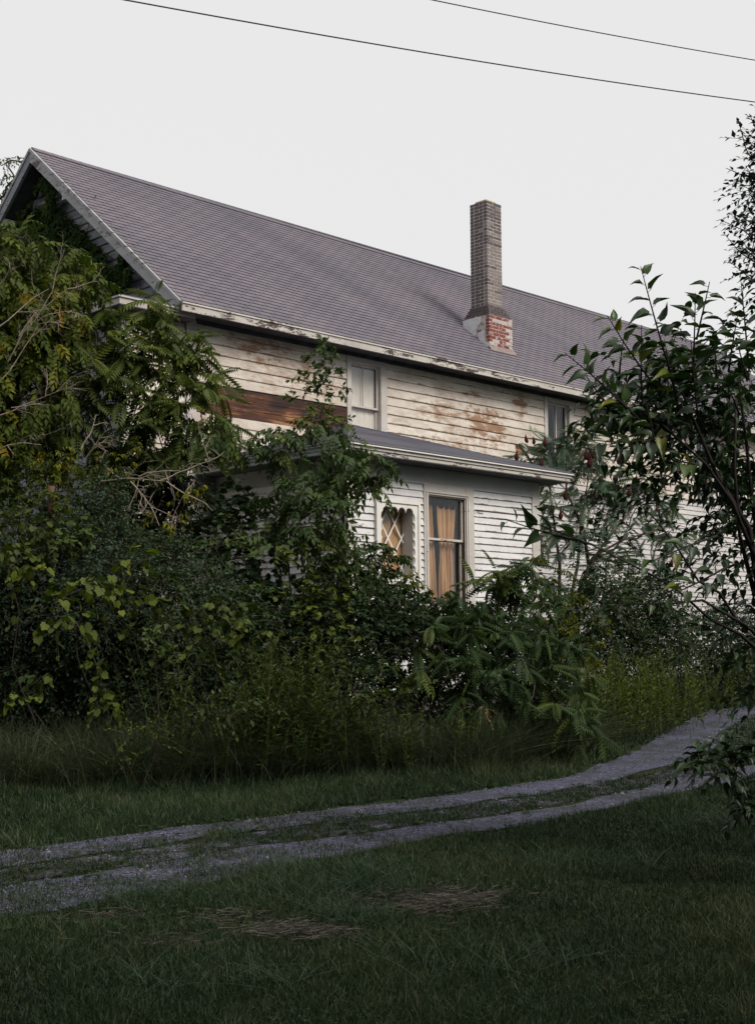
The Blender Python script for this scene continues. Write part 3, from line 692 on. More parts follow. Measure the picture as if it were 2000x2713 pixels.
def course(x0, x1, y0, y1, z, h, r, matfn):
    w = 0.095; g = 0.015
    runs = [(x0, x1, 'f'), (y0, y1, 'l'), (y0, y1, 'r'), (x0, x1, 'b')]
    for (a, b, side) in runs:
        # each face: whole bricks with a half brick leading on alternate courses
        L = b - a; st = []
        c = a; first = 0.105 if (r + (side in 'lr')) % 2 else 0.215
        if side in 'lr': a_, b_ = a + w + g, b - w - g
        else: a_, b_ = a, b
        c = a_; wd = first if side in 'fb' else (first - .0)
        while c < b_ - .02:
            e = min(c + wd, b_)
            if b_ - e < 0.05: e = b_
            st.append((c, e - (g if e < b_ else 0))); c = e; wd = 0.215
        for (p, q) in st:
            j = rng.uniform(-.003, .003); m_ = MB()
            if side == 'f': bx = (p, y0 + j, q, y0 + w)
            if side == 'b': bx = (p, y1 - w, q, y1 + j)
            if side == 'l': bx = (x0 + j, p, x0 + w, q)
            if side == 'r': bx = (x1 - w, p, x1 + j, q)
            if side in 'fl': m_.box(bx[0], bx[1], z + .0065, bx[2], bx[3], z + h - .0065); m_.build('brick', matfn(side, z, (p - a) / L), chim)
            else: back.box(bx[0], bx[1], z + .0065, bx[2], bx[3], z + h - .0065)
ns = 31; hs_ = (Zt - Zs) / ns
def mf_shaft(side, z, t):
    k = (z - Zs) / (Zt - Zs)
    p = 0.85 if (side == 'f' and k < 0.68) else (0.12 if side == 'f' else 0.02)
    return MBK[1] if rng.random() < p else MBK[0]
for r in range(ns): course(SX0, SX1, SY0, SY1, Zs + r * hs_, hs_, r, mf_shaft)
for r in range(4):
    k = (4 - r) / 4.4; course(SX0 - (SX0 - BX0) * k, SX1 + (BX1 - SX1) * k, SY0 - (SY0 - BY0) * k, SY1 + (BY1 - SY1) * k, Zc + r * .0575, .0575, r, lambda s, z, t: MBK[0])
def mf_base(side, z, t):
    if side == 'l': return MBK[3] if t < 0.3 else (MBK[2] if rng.random() < .7 else MBK[3])
    if t > 0.68: return MBK[3] if rng.random() < .7 else MBK[2]
    if z > 8.45: return MBK[3] if rng.random() < .5 else MBK[2]
    return MBK[2] if rng.random() < 0.72 else MBK[3]
nb = 12
for r in range(nb): course(BX0, BX1, BY0, BY1, Zc - (r + 1) * .0700, .0700, r, mf_base)
back.build('brick', MBK[0], chim, kind='stuff')
mb = MB(); mb.box(SX0 + .08, SY0 + .08, Zt - .01, SX1 - .08, SY1 - .08, Zt + .055); mb.build('flue_cap', simple('clay_flue', (0.50, 0.40, 0.28), 0.8, 0.15), chim)
# stucco skin still clinging to the left face of the base
def stucco(poly, x, th, mat, seed):
    r_ = np.random.default_rng(seed); P = []
    for i in range(len(poly)):
        a, b = np.array(poly[i]), np.array(poly[(i + 1) % len(poly)])
        for t in np.linspace(0, 1, 6)[:-1]: P.append(a + (b - a) * t + r_.normal(0, .008, 2))
    P = np.array(P); n_ = len(P); c = P.mean(0)
    V = [(x, c[0], c[1])] + [(x, q[0], q[1]) for q in P] + [(x + th, q[0], q[1]) for q in P]
    T = [(0, 1 + (i + 1) % n_, 1 + i) for i in range(n_)]
    for i in range(n_): j = (i + 1) % n_; T += [(1 + i, 1 + j, 1 + n_ + j), (1 + i, 1 + n_ + j, 1 + n_ + i)]
    return mesh_np('stucco_patch', V, T, mat, chim)
M_STUC = simple('white_stucco', (0.60, 0.60, 0.61), 0.85, 0.10, 12)
stucco([(1.10, 8.63), (0.66, 8.62), (0.60, 8.52), (0.72, 8.40), (0.80, 8.18), (0.92, 8.15), (1.10, 8.33)], BX0 - .016, .012, M_STUC, 3)
stucco([(0.70, 8.30), (0.55, 8.34), (0.52, 8.10), (0.42, 8.05), (0.42, 7.92), (0.50, 7.96), (0.66, 8.10)], BX0 - .0165, .012, M_STUC, 5)
mb = MB(); 
P = [(BX0 - .06, BY0 - .06), (BX1 + .06, BY0 - .06)]
zf = lambda y: ZE + (y - YE) * SL
mb.hexa(np.array([(BX0 - .05, BY0 - .09, zf(BY0 - .09) + .02), (BX1 + .05, BY0 - .09, zf(BY0 - .09) + .02), (BX1 + .03, BY0 + .01, zf(BY0) + .03), (BX0 - .03, BY0 + .01, zf(BY0) + .03),
                  (BX0 - .04, BY0 - .08, zf(BY0 - .08) + .035), (BX1 + .04, BY0 - .08, zf(BY0 - .08) + .035), (BX1 + .02, BY0 + .01, zf(BY0) + .09), (BX0 - .02, BY0 + .01, zf(BY0) + .09)]))
mb.build('flashing', simple('tar_flashing', (0.24, 0.20, 0.19), 0.9, 0.3, 14), chim)

# ------------------------------------------------------------------ ground, drive
def spaced(a, b, fine0, fine1, df, growth=1.18):
    v = list(np.arange(fine0, fine1 + 1e-6, df)); d = df
    while v[-1] < b: d *= growth; v.append(min(v[-1] + d, b))
    d = df
    while v[0] > a: d *= growth; v.insert(0, max(v[0] - d, a))
    return np.array(v)
gx, gy = spaced(-320, 320, -7, 12, 0.16), spaced(-120, 620, 4.5, 34, 0.16)
GX, GY = np.meshgrid(gx, gy); V = np.c_[GX.ravel(), GY.ravel(), zg(GX, GY).ravel()]
nx_, ny_ = len(gx), len(gy); I = np.arange(nx_ * ny_).reshape(ny_, nx_)
T = np.concatenate([np.c_[I[:-1, :-1].ravel(), I[:-1, 1:].ravel(), I[1:, 1:].ravel()], np.c_[I[:-1, :-1].ravel(), I[1:, 1:].ravel(), I[1:, :-1].ravel()]])
def soil_mat():
    n = NT('lawn_soil'); P = n.coords(); a = n.noise(P, 1.3, 5); b = n.noise(P, 38, 4, 0.7)
    c = n.ramp(n.math('ADD', n.math('MULTIPLY', a, 0.5), n.math('MULTIPLY', b, 0.5)), [(0.35, (0.012, 0.018, 0.007)), (0.5, (0.020, 0.032, 0.010)), (0.68, (0.042, 0.044, 0.022))])
    return n.pbr(c, 0.95, 0.1, n.bump(b, 0.8, 0.02))
mesh_np('ground', V, T, soil_mat(), kind='structure', smooth=True)
far_top = [(0, 2254), (303, 2220), (520, 2189), (750, 2160), (969, 2132), (1211, 2104), (1453, 2068), (1610, 2022), (1690, 1985), (1743, 1955), (1790, 1925), (1840, 1897), (1905, 1880), (2000, 1868)]
far_bot = [(0, 2300), (303, 2256), (484, 2229), (726, 2198), (969, 2162), (1211, 2137), (1453, 2104), (1671, 2064), (1816, 2025), (1889, 1990), (1910, 1958), (1937, 1926), (2000, 1897)]
near_top = [(0, 2350), (182, 2324), (424, 2287), (666, 2245), (847, 2228), (1029, 2200), (1211, 2173), (1453, 2142), (1634, 2102), (1755, 2074), (1937, 2040), (2000, 2026)]
near_bot = [(0, 2436), (242, 2402), (484, 2358), (726, 2304), (969, 2258), (1211, 2210), (1453, 2176), (1695, 2128), (1830, 2095), (1937, 2074), (2000, 2058)]
def edge(pts):
    w = np.array([on_ground(*p)[:2] for p in pts])
    d0 = w[0] - w[2]; d0 /= np.linalg.norm(d0); d1 = w[-1] - w[-3]; d1 /= np.linalg.norm(d1)
    w = np.vstack([w[0] + d0 * 14, w[0] + d0 * 6, w, w[-1] + d1 * 6, w[-1] + d1 * 22])
    s = np.r_[0, np.cumsum(np.linalg.norm(np.diff(w, axis=0), axis=1))]; q = np.arange(0, s[-1], 0.07)
    o = np.c_[np.interp(q, s, w[:, 0]), np.interp(q, s, w[:, 1])]
    k = 6; pad = np.pad(o, ((k, k), (0, 0)), 'edge'); return np.stack([np.convolve(pad[:, i], np.ones(2 * k + 1) / (2 * k + 1), 'valid') for i in (0, 1)], 1)
def rough1(n, amp, seed, scales=(3, 9, 30)):
    r = np.random.default_rng(seed); t = np.arange(n); o = np.zeros(n)
    for s in scales: k = r.normal(0, 1, n // s + 3); o += amp * np.interp(t / s, np.arange(len(k)), k) / len(scales) ** .5
    return o
E_ft, E_fb, E_nt, E_nb = edge(far_top), edge(far_bot), edge(near_top), edge(near_bot)
def poly_of(a, b): return np.vstack([a[::5], b[::-5]])
def inside(P, poly):
    c_ = np.zeros(len(P), bool); lo, hi = poly.min(0), poly.max(0); m_ = ((P > lo) & (P < hi)).all(1)
    if m_.any(): c_[m_] = inside_(P[m_], poly)
    return c_
def inside_(P, poly):
    x, y = P[:, 0], P[:, 1]; c = np.zeros(len(P), bool); px_, py_ = poly[:, 0], poly[:, 1]; j = len(poly) - 1
    for i in range(len(poly)):
        if py_[i] != py_[j]:
            m = ((py_[i] > y) != (py_[j] > y)); c ^= m & (x < (px_[j] - px_[i]) * (y - py_[i]) / (py_[j] - py_[i]) + px_[i])
        j = i
    return c
def gravel_mat():
    n = NT('crushed_gravel'); P = n.coords()
    v = n.n('ShaderNodeTexVoronoi'); n.l(P, v.inputs['Vector']); v.inputs['Scale'].default_value = 42
    v2 = n.n('ShaderNodeTexVoronoi'); n.l(P, v2.inputs['Vector']); v2.inputs['Scale'].default_value = 90
    g = n.math('ADD', n.math('MULTIPLY', n.sep(v.outputs['Color'])[0], 0.6), n.math('MULTIPLY', n.sep(v2.outputs['Color'])[0], 0.4))
    c = n.ramp(g, [(0.15, (0.034, 0.034, 0.050)), (0.5, (0.076, 0.077, 0.122)), (0.85, (0.155, 0.154, 0.235))])  # blue cast in these colours stands in for bluish skylight
    w = n.noise(P, 1.6, 5, 0.65); c = n.mix(n.ramp(w, [(0.42, 0.0), (0.60, 0.7)]), c, (0.035, 0.042, 0.035))
    return n.pbr(c, 0.9, 0.25, n.bump(n.math('SUBTRACT', 1.0, v.outputs['Distance']), 0.9, 0.02))
M_GRAV = gravel_mat()
def ribbon(name, a, b, amp, mat, seed, nw=9):
    n_ = 520; ia = np.linspace(0, len(a) - 1, n_).astype(int); ib = np.linspace(0, len(b) - 1, n_).astype(int)
    # pair edge points by nearest position so that the ribbon does not shear
    A = a[ia]; B = b[np.array([np.argmin(((b - p) ** 2).sum(1)) for p in A])]
    d = B - A; L = np.linalg.norm(d, axis=1)[:, None] + 1e-6; d = d / L
    A = A - d * rough1(n_, amp, seed)[:, None]; B = B + d * rough1(n_, amp, seed + 1)[:, None]
    V = []
    for k in range(nw):
        t = k / (nw - 1); P = A + (B - A) * t
        V.append(np.c_[P, zg(P[:, 0], P[:, 1]) + 0.006 - 0.0 * (t * (1 - t))])
    V = np.concatenate(V); T = []
    I = np.arange(nw * n_).reshape(nw, n_)
    T = np.concatenate([np.c_[I[:-1, :-1].ravel(), I[:-1, 1:].ravel(), I[1:, 1:].ravel()], np.c_[I[:-1, :-1].ravel(), I[1:, 1:].ravel(), I[1:, :-1].ravel()]])
    # keep triangles facing up
    v0, v1, v2 = V[T[:, 0]], V[T[:, 1]], V[T[:, 2]]; nz = np.cross(v1 - v0, v2 - v0)[:, 2]; T[nz < 0] = T[nz < 0][:, ::-1]
    return mesh_np(name, V, T, mat, kind='structure', smooth=True)
ribbon('gravel_track', E_ft, E_fb, 0.05, M_GRAV, 11); ribbon('gravel_track', E_nt, E_nb, 0.06, M_GRAV, 21)
def strip_mat():
    n = NT('worn_centre_strip'); P = n.coords(); v = n.n('ShaderNodeTexVoronoi'); n.l(P, v.inputs['Vector']); v.inputs['Scale'].default_value = 45
    g = n.ramp(n.sep(v.outputs['Color'])[0], [(0.2, (0.03, 0.03, 0.04)), (0.9, (0.13, 0.128, 0.17))]); w = n.noise(P, 2.2, 6, 0.7)
    c = n.mix(n.ramp(w, [(0.42, 0.0), (0.56, 1.0)]), g, (0.022, 0.026, 0.014)); return n.pbr(c, 0.95, 0.1, n.bump(v.outputs['Distance'], 0.7, 0.015))
def shift_in(a, b, f): return a
ribbon('drive_centre', E_fb - (0, .10), E_nt + (0, .10), 0.03, strip_mat(), 31); bpy.data.objects['drive_centre'].location.z = -0.003
PF, PN, PM, PALL = poly_of(E_ft, E_fb), poly_of(E_nt, E_nb), poly_of(E_fb, E_nt), poly_of(E_ft, E_nb)
def scatter_xy(n, x0, x1, y0, y1, wedge=0.0):
    P = np.c_[rng.uniform(x0, x1, n), rng.uniform(y0, y1, n)]
    return P
def vnoise(P, s, seed):
    """cheap smooth value noise"""
    r = np.random.default_rng(seed); G = r.random((64, 64)); q = P[:, :2] * s + 100.0; i = np.floor(q).astype(int); f = q - i; f = f * f * (3 - 2 * f)
    g = lambda a, b: G[a % 64, b % 64]
    return (g(i[:, 0], i[:, 1]) * (1 - f[:, 0]) + g(i[:, 0] + 1, i[:, 1]) * f[:, 0]) * (1 - f[:, 1]) + (g(i[:, 0], i[:, 1] + 1) * (1 - f[:, 0]) + g(i[:, 0] + 1, i[:, 1] + 1) * f[:, 0]) * f[:, 1]
def infield(P, m=1.6): return np.abs(P[:, 0]) < (0.30 * P[:, 1] + m)
# loose stones
def stones():
    P = scatter_xy(120000, -6, 12, 6.5, 30); P = P[infield(P, 1.5)]
    ina = inside(P, PF) | inside(P, PN); inm = inside(P, PM)
    near_edge = inside(P, PALL)
    keep = (ina & (rng.random(len(P)) < np.where(P[:, 1] < 15, .75, .35))) | (near_edge & inm & (vnoise(P, 2.2, 5) > .62) & (rng.random(len(P)) < .5)); P = P[keep][:26000]
    n = len(P); s = rng.uniform(.005, .014, n) * (1 + (rng.random(n) < .06) * .9)
    o = np.array([(1, 0, 0), (-1, 0, 0), (0, 1, 0), (0, -1, 0), (0, 0, .7), (0, 0, -.5)], float)
    Vv = o[None] * rng.uniform(.6, 1.25, (n, 6, 1)) * s[:, None, None]; th = rng.uniform(0, 6.28, n); c, d = np.cos(th)[:, None], np.sin(th)[:, None]
    X = Vv[:, :, 0] * c - Vv[:, :, 1] * d; Y = Vv[:, :, 0] * d + Vv[:, :, 1] * c
    V = np.stack([X + P[:, 0:1], Y + P[:, 1:2], Vv[:, :, 2] + zg(P[:, 0], P[:, 1])[:, None] + .008], 2).reshape(-1, 3)
    t = np.array([(0, 2, 4), (2, 1, 4), (1, 3, 4), (3, 0, 4), (2, 0, 5), (1, 2, 5), (3, 1, 5), (0, 3, 5)])
    T = (t[None] + (np.arange(n) * 6)[:, None, None]).reshape(-1, 3)
    m = NT('loose_stone'); a = m.attr(); c_ = m.ramp(a, [(0, (0.05, 0.05, 0.068)), (0.6, (0.115, 0.112, 0.148)), (1, (0.24, 0.235, 0.29))])  # skylight blue mixed into the stone colours too
    mesh_np('gravel', V, T, m.pbr(c_, 0.85, 0.3), tint=np.repeat(rng.random(n) ** 1.3, 6), kind='stuff', label='loose crushed grey stones scattered on the two wheel tracks', category='gravel') if False else tag(mesh_np('gravel', V, T, m.pbr(c_, 0.85, 0.3), tint=np.repeat(rng.random(n) ** 1.3, 6)), 'loose crushed grey stones scattered over the two wheel tracks', 'gravel', kind='stuff')
stones()

# ------------------------------------------------------------------ foliage engine
def leaf_mat(name, stops, rough=0.62, spec=0.22, trans=0.25, objrand=False, sat=1.22):
    st2 = []
    for p_, c_ in stops:
        l_ = .3 * c_[0] + .59 * c_[1] + .11 * c_[2]; st2.append((p_, tuple(max(.004, l_ + (q - l_) * sat) for q in c_)))
    stops = st2
    n = NT(name); a = n.n('ShaderNodeObjectInfo').outputs['Random'] if objrand else n.attr()
    c = n.ramp(a, stops); P = n.coords(); v = n.noise(P, 60, 2); c = n.mix(n.ramp(v, [(0.3, 0.35), (0.6, 0.0)]), c, (0.02, 0.03, 0.012))
    return n.pbr(c, rough, spec, None, trans, n.mix(1.0, c, (1.0, 1.15, 0.55), 'MULTIPLY'))
def T_oval(w=.28, fold=.10, droop=.10):
    V = np.array([(0, 0, 0), (-w, .38, fold), (w, .38, fold), (0, 1, -droop), (0, .42, 0)]); return V, np.array([(0, 4, 1), (1, 4, 3), (0, 2, 4), (4, 2, 3)])
def T_kite(w=.2, fold=.07, droop=.12):
    V = np.array([(0, 0, 0), (-w, .42, fold), (w, .42, fold), (0, 1, -droop)]); return V, np.array([(0, 3, 1), (0, 2, 3)])
def T_heart():
    V = np.array([.74, 1, 1.25]) * np.array([(0, 0, 0), (-.26, -.10, .03), (-.42, .16, .10), (-.36, .44, .09), (-.17, .72, .02), (0, 1.08, -.22), (.17, .72, .02), (.36, .44, .09), (.42, .16, .10), (.26, -.10, .03), (0, .35, -.01), (0, .7, -.05)])
    return V, np.array([(0, 2, 1), (0, 10, 2), (10, 3, 2), (10, 11, 3), (11, 4, 3), (11, 5, 4), (0, 9, 8), (0, 8, 10), (10, 8, 7), (10, 7, 11), (11, 7, 6), (11, 6, 5)])
def T_grape():
    a = [(0, 0), (-.26, -.12), (-.48, .10), (-.44, .32), (-.46, .52), (-.24, .66), (0, .95), (.24, .66), (.46, .52), (.44, .32), (.48, .10), (.26, -.12)]
    V = [(0, .32, -.03)] + [(x, y, .10 * abs(x) - .05 * y) for x, y in a]; return np.array(V), np.array([(0, (i + 1) % 12 + 1, i + 1) for i in range(12)])
def T_palm5():
    V, T = [], []
    for k, (an, L) in enumerate(((-105, .55), (-52, .85), (0, 1.0), (52, .85), (105, .55))):
        v, t = T_kite(.17, .05, .22); c, s = math.cos(R(an)), math.sin(R(an)); v = v * L; v = np.c_[v[:, 0] * c + v[:, 1] * s, -v[:, 0] * s + v[:, 1] * c, v[:, 2]]; T.append(t + 4 * k); V.append(v)
    return np.vstack(V), np.vstack(T)
def T_pinnate(n=9, ll=.20, w=.26, droop=.25, sag=.35, ang=65, term=True, oval=False, fold=.06):
    """compound leaf: unit rachis along +Y with n pairs of drooping leaflets"""
    V, T, c = [], [], 0
    def put(p, dirv, L):
        nonlocal c
        v, t = (T_oval(w, fold, .15) if oval else T_kite(w, fold, .2)); v = v * L
        y = dirv / np.linalg.norm(dirv); z = np.array([0, 0, 1.0]); x = np.cross(y, z); x /= np.linalg.norm(x); z = np.cross(x, y)
        V.append(p + v[:, :1] * x + v[:, 1:2] * y + v[:, 2:] * z); T.append(t + c); c += len(v)
    zc = lambda t: -sag * t * t
    for i in range(n):
        t = (i + .8) / (n + .6); L = ll * (0.75 + .5 * math.sin(math.pi * (t * .85 + .1)))
        for s in (-1, 1):
            put(np.array([0, t, zc(t)]), np.array([s * math.sin(R(ang)), math.cos(R(ang)), -droop]), L)
    if term: put(np.array([0, .98, zc(.98)]), np.array([0, 1, -.6]), ll)
    r = .006
    pts = [(0, t, zc(t)) for t in (0, .35, .7, 1.0)]
    for i in range(3):
        a, b = np.array(pts[i]), np.array(pts[i + 1]); V.append(np.array([a + (r, 0, 0), a - (r, 0, 0), b - (r, 0, 0), b + (r, 0, 0)])); T.append(np.array([(0, 1, 2), (0, 2, 3)]) + c); c += 4
    return np.vstack(V), np.vstack(T)
class Leaves:
    def __init__(s): s.V = []; s.T = []; s.a = []; s.n = 0
    def put(s, tpl, P, Y, N, size, tint):
        if len(P) == 0: return
        v, t = tpl; m = len(v); n = len(P)
        Y = Y / (np.linalg.norm(Y, axis=1)[:, None] + 1e-9); X = np.cross(Y, N); X /= np.linalg.norm(X, axis=1)[:, None] + 1e-9; Z = np.cross(X, Y)
        size = np.broadcast_to(np.asarray(size, float), (n,))[:, None, None]
        Q = P[:, None, :] + size * (v[None, :, 0:1] * X[:, None] + v[None, :, 1:2] * Y[:, None] + v[None, :, 2:3] * Z[:, None])
        s.V.append(Q.reshape(-1, 3)); s.T.append((t[None] + (np.arange(n) * m)[:, None, None]).reshape(-1, 3) + s.n); s.a.append(np.repeat(np.clip(tint, 0, 1), m)); s.n += n * m
    def build(s, name, mat, parent=None, **k):
        if not s.V: return None
        return mesh_np(name, np.concatenate(s.V), np.concatenate(s.T), mat, parent, tint=np.concatenate(s.a), **k)
UPV = np.array([0, 0, 1.0])
def nrm(a): return a / (np.linalg.norm(a, axis=-1, keepdims=True) + 1e-9)
def shoots(LV, stems, bases, dirs, L, nl, tpl, size, tint, droop=.35, spread=.85, fwdk=.5, hang=.15, jit=.25, flat=.6, stemr=.004, tipyellow=0.0, pair=False, skip=0.12):
    """leafy shoots: leaves set alternately along curved twigs"""
    n = len(bases); dirs = nrm(dirs); L = np.broadcast_to(np.asarray(L, float), (n,)); tint = np.broadcast_to(np.asarray(tint, float), (n,))
    side0 = nrm(np.cross(dirs, UPV) + rng.normal(0, .05, (n, 3))); side1 = np.cross(dirs, side0)
    ph = rng.uniform(0, 6.28, n)
    for k in range(nl):
        t = skip + (1 - skip) * (k + .5) / nl + rng.uniform(-.02, .02, n)
        P = bases + dirs * (L * t)[:, None]; P[:, 2] -= droop * L * t * t
        tg = dirs.copy(); tg[:, 2] -= 2 * droop * t; tg = nrm(tg)
        for q in ((0, math.pi) if pair else (0,)):
            a = ph + k * (1.57 if pair else 2.4) + q
            sv = side0 * np.cos(a)[:, None] + side1 * np.sin(a)[:, None] * (1 - flat)
            tipk = (k / max(nl - 1, 1)) ** 3
            Y = tg * (fwdk + tipk) + nrm(sv) * spread + rng.normal(0, jit, (n, 3)); Y[:, 2] -= hang
            N = UPV + rng.normal(0, .35, (n, 3)) + sv * .2
            sz = size * (1 - .35 * tipk) * rng.uniform(.7, 1.15, n)
            LV.put(tpl, P, Y, N, sz, tint + rng.normal(0, .12, n) + tipyellow * tipk)
    if stems is not None and stemr > 0:
        V, T = [], []
        for j, t in enumerate((0, .5, 1.0)):
            P = bases + dirs * (L * t)[:, None]; P[:, 2] -= droop * L * t * t; r = stemr * (1 - .7 * t)
            V.append(np.stack([P + side0 * r, P - side0 * r * .5 + side1 * r * .87, P - side0 * r * .5 - side1 * r * .87], 1))
        V = np.stack(V, 1).reshape(-1, 3)      # n,3rings,3
        f = []
        for j in range(2):
            for i in range(3):
                a, b = j * 3 + i, j * 3 + (i + 1) % 3; f += [(a, b, b + 3), (a, b + 3, a + 3)]
        T = (np.array(f)[None] + (np.arange(n) * 9)[:, None, None]).reshape(-1, 3)
        stems.add(V, T, .5)
DM = 3.6
def tarea(t):
    v, f = t; return float(np.linalg.norm(np.cross(v[f[:, 1]] - v[f[:, 0]], v[f[:, 2]] - v[f[:, 0]]), axis=1).sum() / 2)
def blob_shoots(b, dens, r0=.2, r1=.92, per=None):
    """b=(px,py,D,rx,ry[,rdepth m]) -> shoot bases and outward directions filling an ellipsoid"""
    px, py, D, rx, ry = b[:5]; c = at(px, py, D); k = D / F_PX; rx, ry = rx * k, ry * k; rd = b[5] if len(b) > 5 else min(rx, ry) * .8
    n = max(6, int(DM * dens * 4 * (rx * ry + rx * rd + ry * rd) / 3)) if per is None else max(5, int(dens * 3.14 * rx * ry / per))
    u = nrm(rng.normal(0, 1, (n, 3))); rr = rng.uniform(r0, r1, n) ** .6
    return c, c + u * np.array([rx, rd, ry]) * rr[:, None], u, n
M_BARK = simple('dark_bark', (0.045, 0.036, 0.03), 0.9, 0.4, 12)
M_TWIG = simple('pale_dead_twig', (0.30, 0.25, 0.20), 0.9, 0.25, 20)
M_STEM = simple('green_brown_stem', (0.07, 0.07, 0.035), 0.85, 0.3, 12)
TRI = [0]
def plant(name, label, cat, root, blobs, tpl, size, mat, nl=7, L=.35, droop=.35, group=None, tint=(.3, .7), stemmat=None, trunk=.03, leafpart='foliage', stempart='stems', limbs=True, upb=.25, lai=3.0, **kw):
    per = nl * size * size * tarea(tpl) * .85
    rt = np.array(root); e = empty(name, tuple(rt), label=label, cat=cat, group=group); LV = Leaves(); ST = MB()
    lim = MB(); cs = []
    for b in blobs:
        c, bs, u, n = blob_shoots(b, lai, per=per)
        dd = u * .8 + UPV * upb + rng.normal(0, .35, (n, 3))
        bt = rng.uniform(*tint) ; tn = bt + .22 * (vnoise(np.c_[bs[:, 0] * 2 + bs[:, 2], bs[:, 2] * 2 + bs[:, 1]], 1.0, 31) - .5) + rng.normal(0, .08, n)
        shoots(LV, ST, bs, dd, L * rng.uniform(.6, 1.25, n), nl, tpl, size, tn, droop=droop, **kw)
        cs.append((c, bs))
    if limbs:
        cs.sort(key=lambda q: np.linalg.norm(q[0] - rt)); done = [(rt, trunk)]
        for c, bs in cs:
            cost = [np.linalg.norm(c - p) * (1.0 if i else .62) + (.5 if p[2] > c[2] + .1 else 0) for i, (p, r) in enumerate(done)]
            p, r = done[int(np.argmin(cost))]; d_ = c - p; L_ = np.linalg.norm(d_); m = p + d_ * .5 + rng.normal(0, .06, 3) * L_; r2 = max(r * .68, trunk * .22)
            lim.tube([p - (0, 0, .03), p + d_ * .22 + rng.normal(0, .03, 3) * L_, m, p + d_ * .8 + rng.normal(0, .03, 3) * L_, c], [r, r * .95, (r + r2) / 2, r2, r2 * .8], 5); done.append((c, r2))
            for q in range(min(len(bs), 5)): lim.tube([c, (c + bs[q]) / 2 + rng.normal(0, .03, 3), bs[q]], [r2 * .5, r2 * .35, r2 * .2], 3)
    for A in (LV.V,):
        for i in range(len(A)): A[i] = A[i] - rt
    for i in range(len(ST.v)): ST.v[i] = ST.v[i] - rt
    for i in range(len(lim.v)): lim.v[i] = lim.v[i] - rt
    o = LV.build(leafpart, mat, e, smooth=tpl is HE or tpl is GP); TRI[0] += len(o.data.polygons)
    if ST.n: ST.build('twigs', stemmat or M_STEM, e, kind='stuff')
    if lim.n: lim.build(stempart, M_BARK, e, kind='stuff' if stempart == 'stems' else None)
    return e
G = lambda *s: list(s)
# leaf colours
L_DARK = leaf_mat('dark_shrub_leaf', [(0, (0.020, 0.034, 0.020)), (.5, (0.042, 0.070, 0.036)), (1, (0.085, 0.12, 0.05))])
L_BLUE = leaf_mat('honeysuckle_leaf', [(0, (0.028, 0.048, 0.032)), (.5, (0.068, 0.105, 0.066)), (1, (0.12, 0.16, 0.09))])
L_OLIVE = leaf_mat('olive_leaf', [(0, (0.03, 0.045, 0.012)), (.5, (0.07, 0.092, 0.022)), (.82, (0.12, 0.135, 0.03)), (1, (0.28, 0.19, 0.03))])
L_GRAPE = leaf_mat('grape_leaf', [(0, (0.03, 0.05, 0.014)), (.5, (0.075, 0.10, 0.026)), (1, (0.17, 0.20, 0.045))])
L_AIL = leaf_mat('tree_of_heaven_leaf', [(0, (0.038, 0.055, 0.020)), (.5, (0.088, 0.115, 0.036)), (1, (0.17, 0.185, 0.045))])
L_AILD = leaf_mat('ailanthus_shrub_leaf', [(0, (0.026, 0.046, 0.022)), (.5, (0.055, 0.088, 0.038)), (1, (0.12, 0.145, 0.04))])
L_ASH = leaf_mat('ash_leaf', [(0, (0.028, 0.046, 0.02)), (.5, (0.06, 0.092, 0.038)), (1, (0.13, 0.15, 0.04))])
L_SUM = leaf_mat('sumac_leaf', [(0, (0.06, 0.095, 0.072)), (.5, (0.125, 0.18, 0.135)), (1, (0.20, 0.24, 0.15))], sat=1.1)
L_YEL = leaf_mat('yellowing_vine_leaf', [(0, (0.05, 0.06, 0.012)), (.5, (0.11, 0.12, 0.022)), (1, (0.2, 0.19, 0.035))])
L_CREEP = leaf_mat('creeper_leaf', [(0, (0.020, 0.038, 0.014)), (.5, (0.040, 0.070, 0.024)), (1, (0.10, 0.13, 0.03))])
L_GOLD = leaf_mat('goldenrod_leaf', [(0, (0.03, 0.05, 0.02)), (.5, (0.065, 0.095, 0.03)), (1, (0.12, 0.15, 0.035))])
L_BIG = leaf_mat('mulberry_leaf', [(0, (0.016, 0.034, 0.016)), (.5, (0.030, 0.058, 0.022)), (.85, (0.055, 0.095, 0.03)), (1, (0.15, 0.16, 0.03))], rough=.42, spec=.45, trans=.18)
L_BIGO = leaf_mat('mulberry_leaf_large', [(0, (0.018, 0.036, 0.018)), (.5, (0.034, 0.064, 0.026)), (.9, (0.06, 0.10, 0.03)), (1, (0.17, 0.17, 0.03))], rough=.42, spec=.45, trans=.18, objrand=True)
L_ELM = leaf_mat('elm_leaf', [(0, (0.012, 0.022, 0.022)), (.5, (0.022, 0.038, 0.036)), (1, (0.05, 0.075, 0.05))], rough=.45, spec=.4)
L_CONE = simple('sumac_cone', (0.045, 0.010, 0.010), 0.9, 0.4, 60)
def gz(x, y): return float(zg(x, y))
def root_at(px, D): q = at(px, 1741, D); return (q[0], q[1], gz(q[0], q[1]))
OV, KI, HE, GP, PA = T_oval(), T_kite(), T_heart(), T_grape(), T_palm5()
AIL = T_pinnate(9, .24, .20, .45, .32, 62); SUM = T_pinnate(13, .25, .125, .30, .28, 72, fold=.02); ASH = T_pinnate(3, .42, .23, .55, .40, 50, oval=True)
LANC = T_kite(.13, .05, .25)

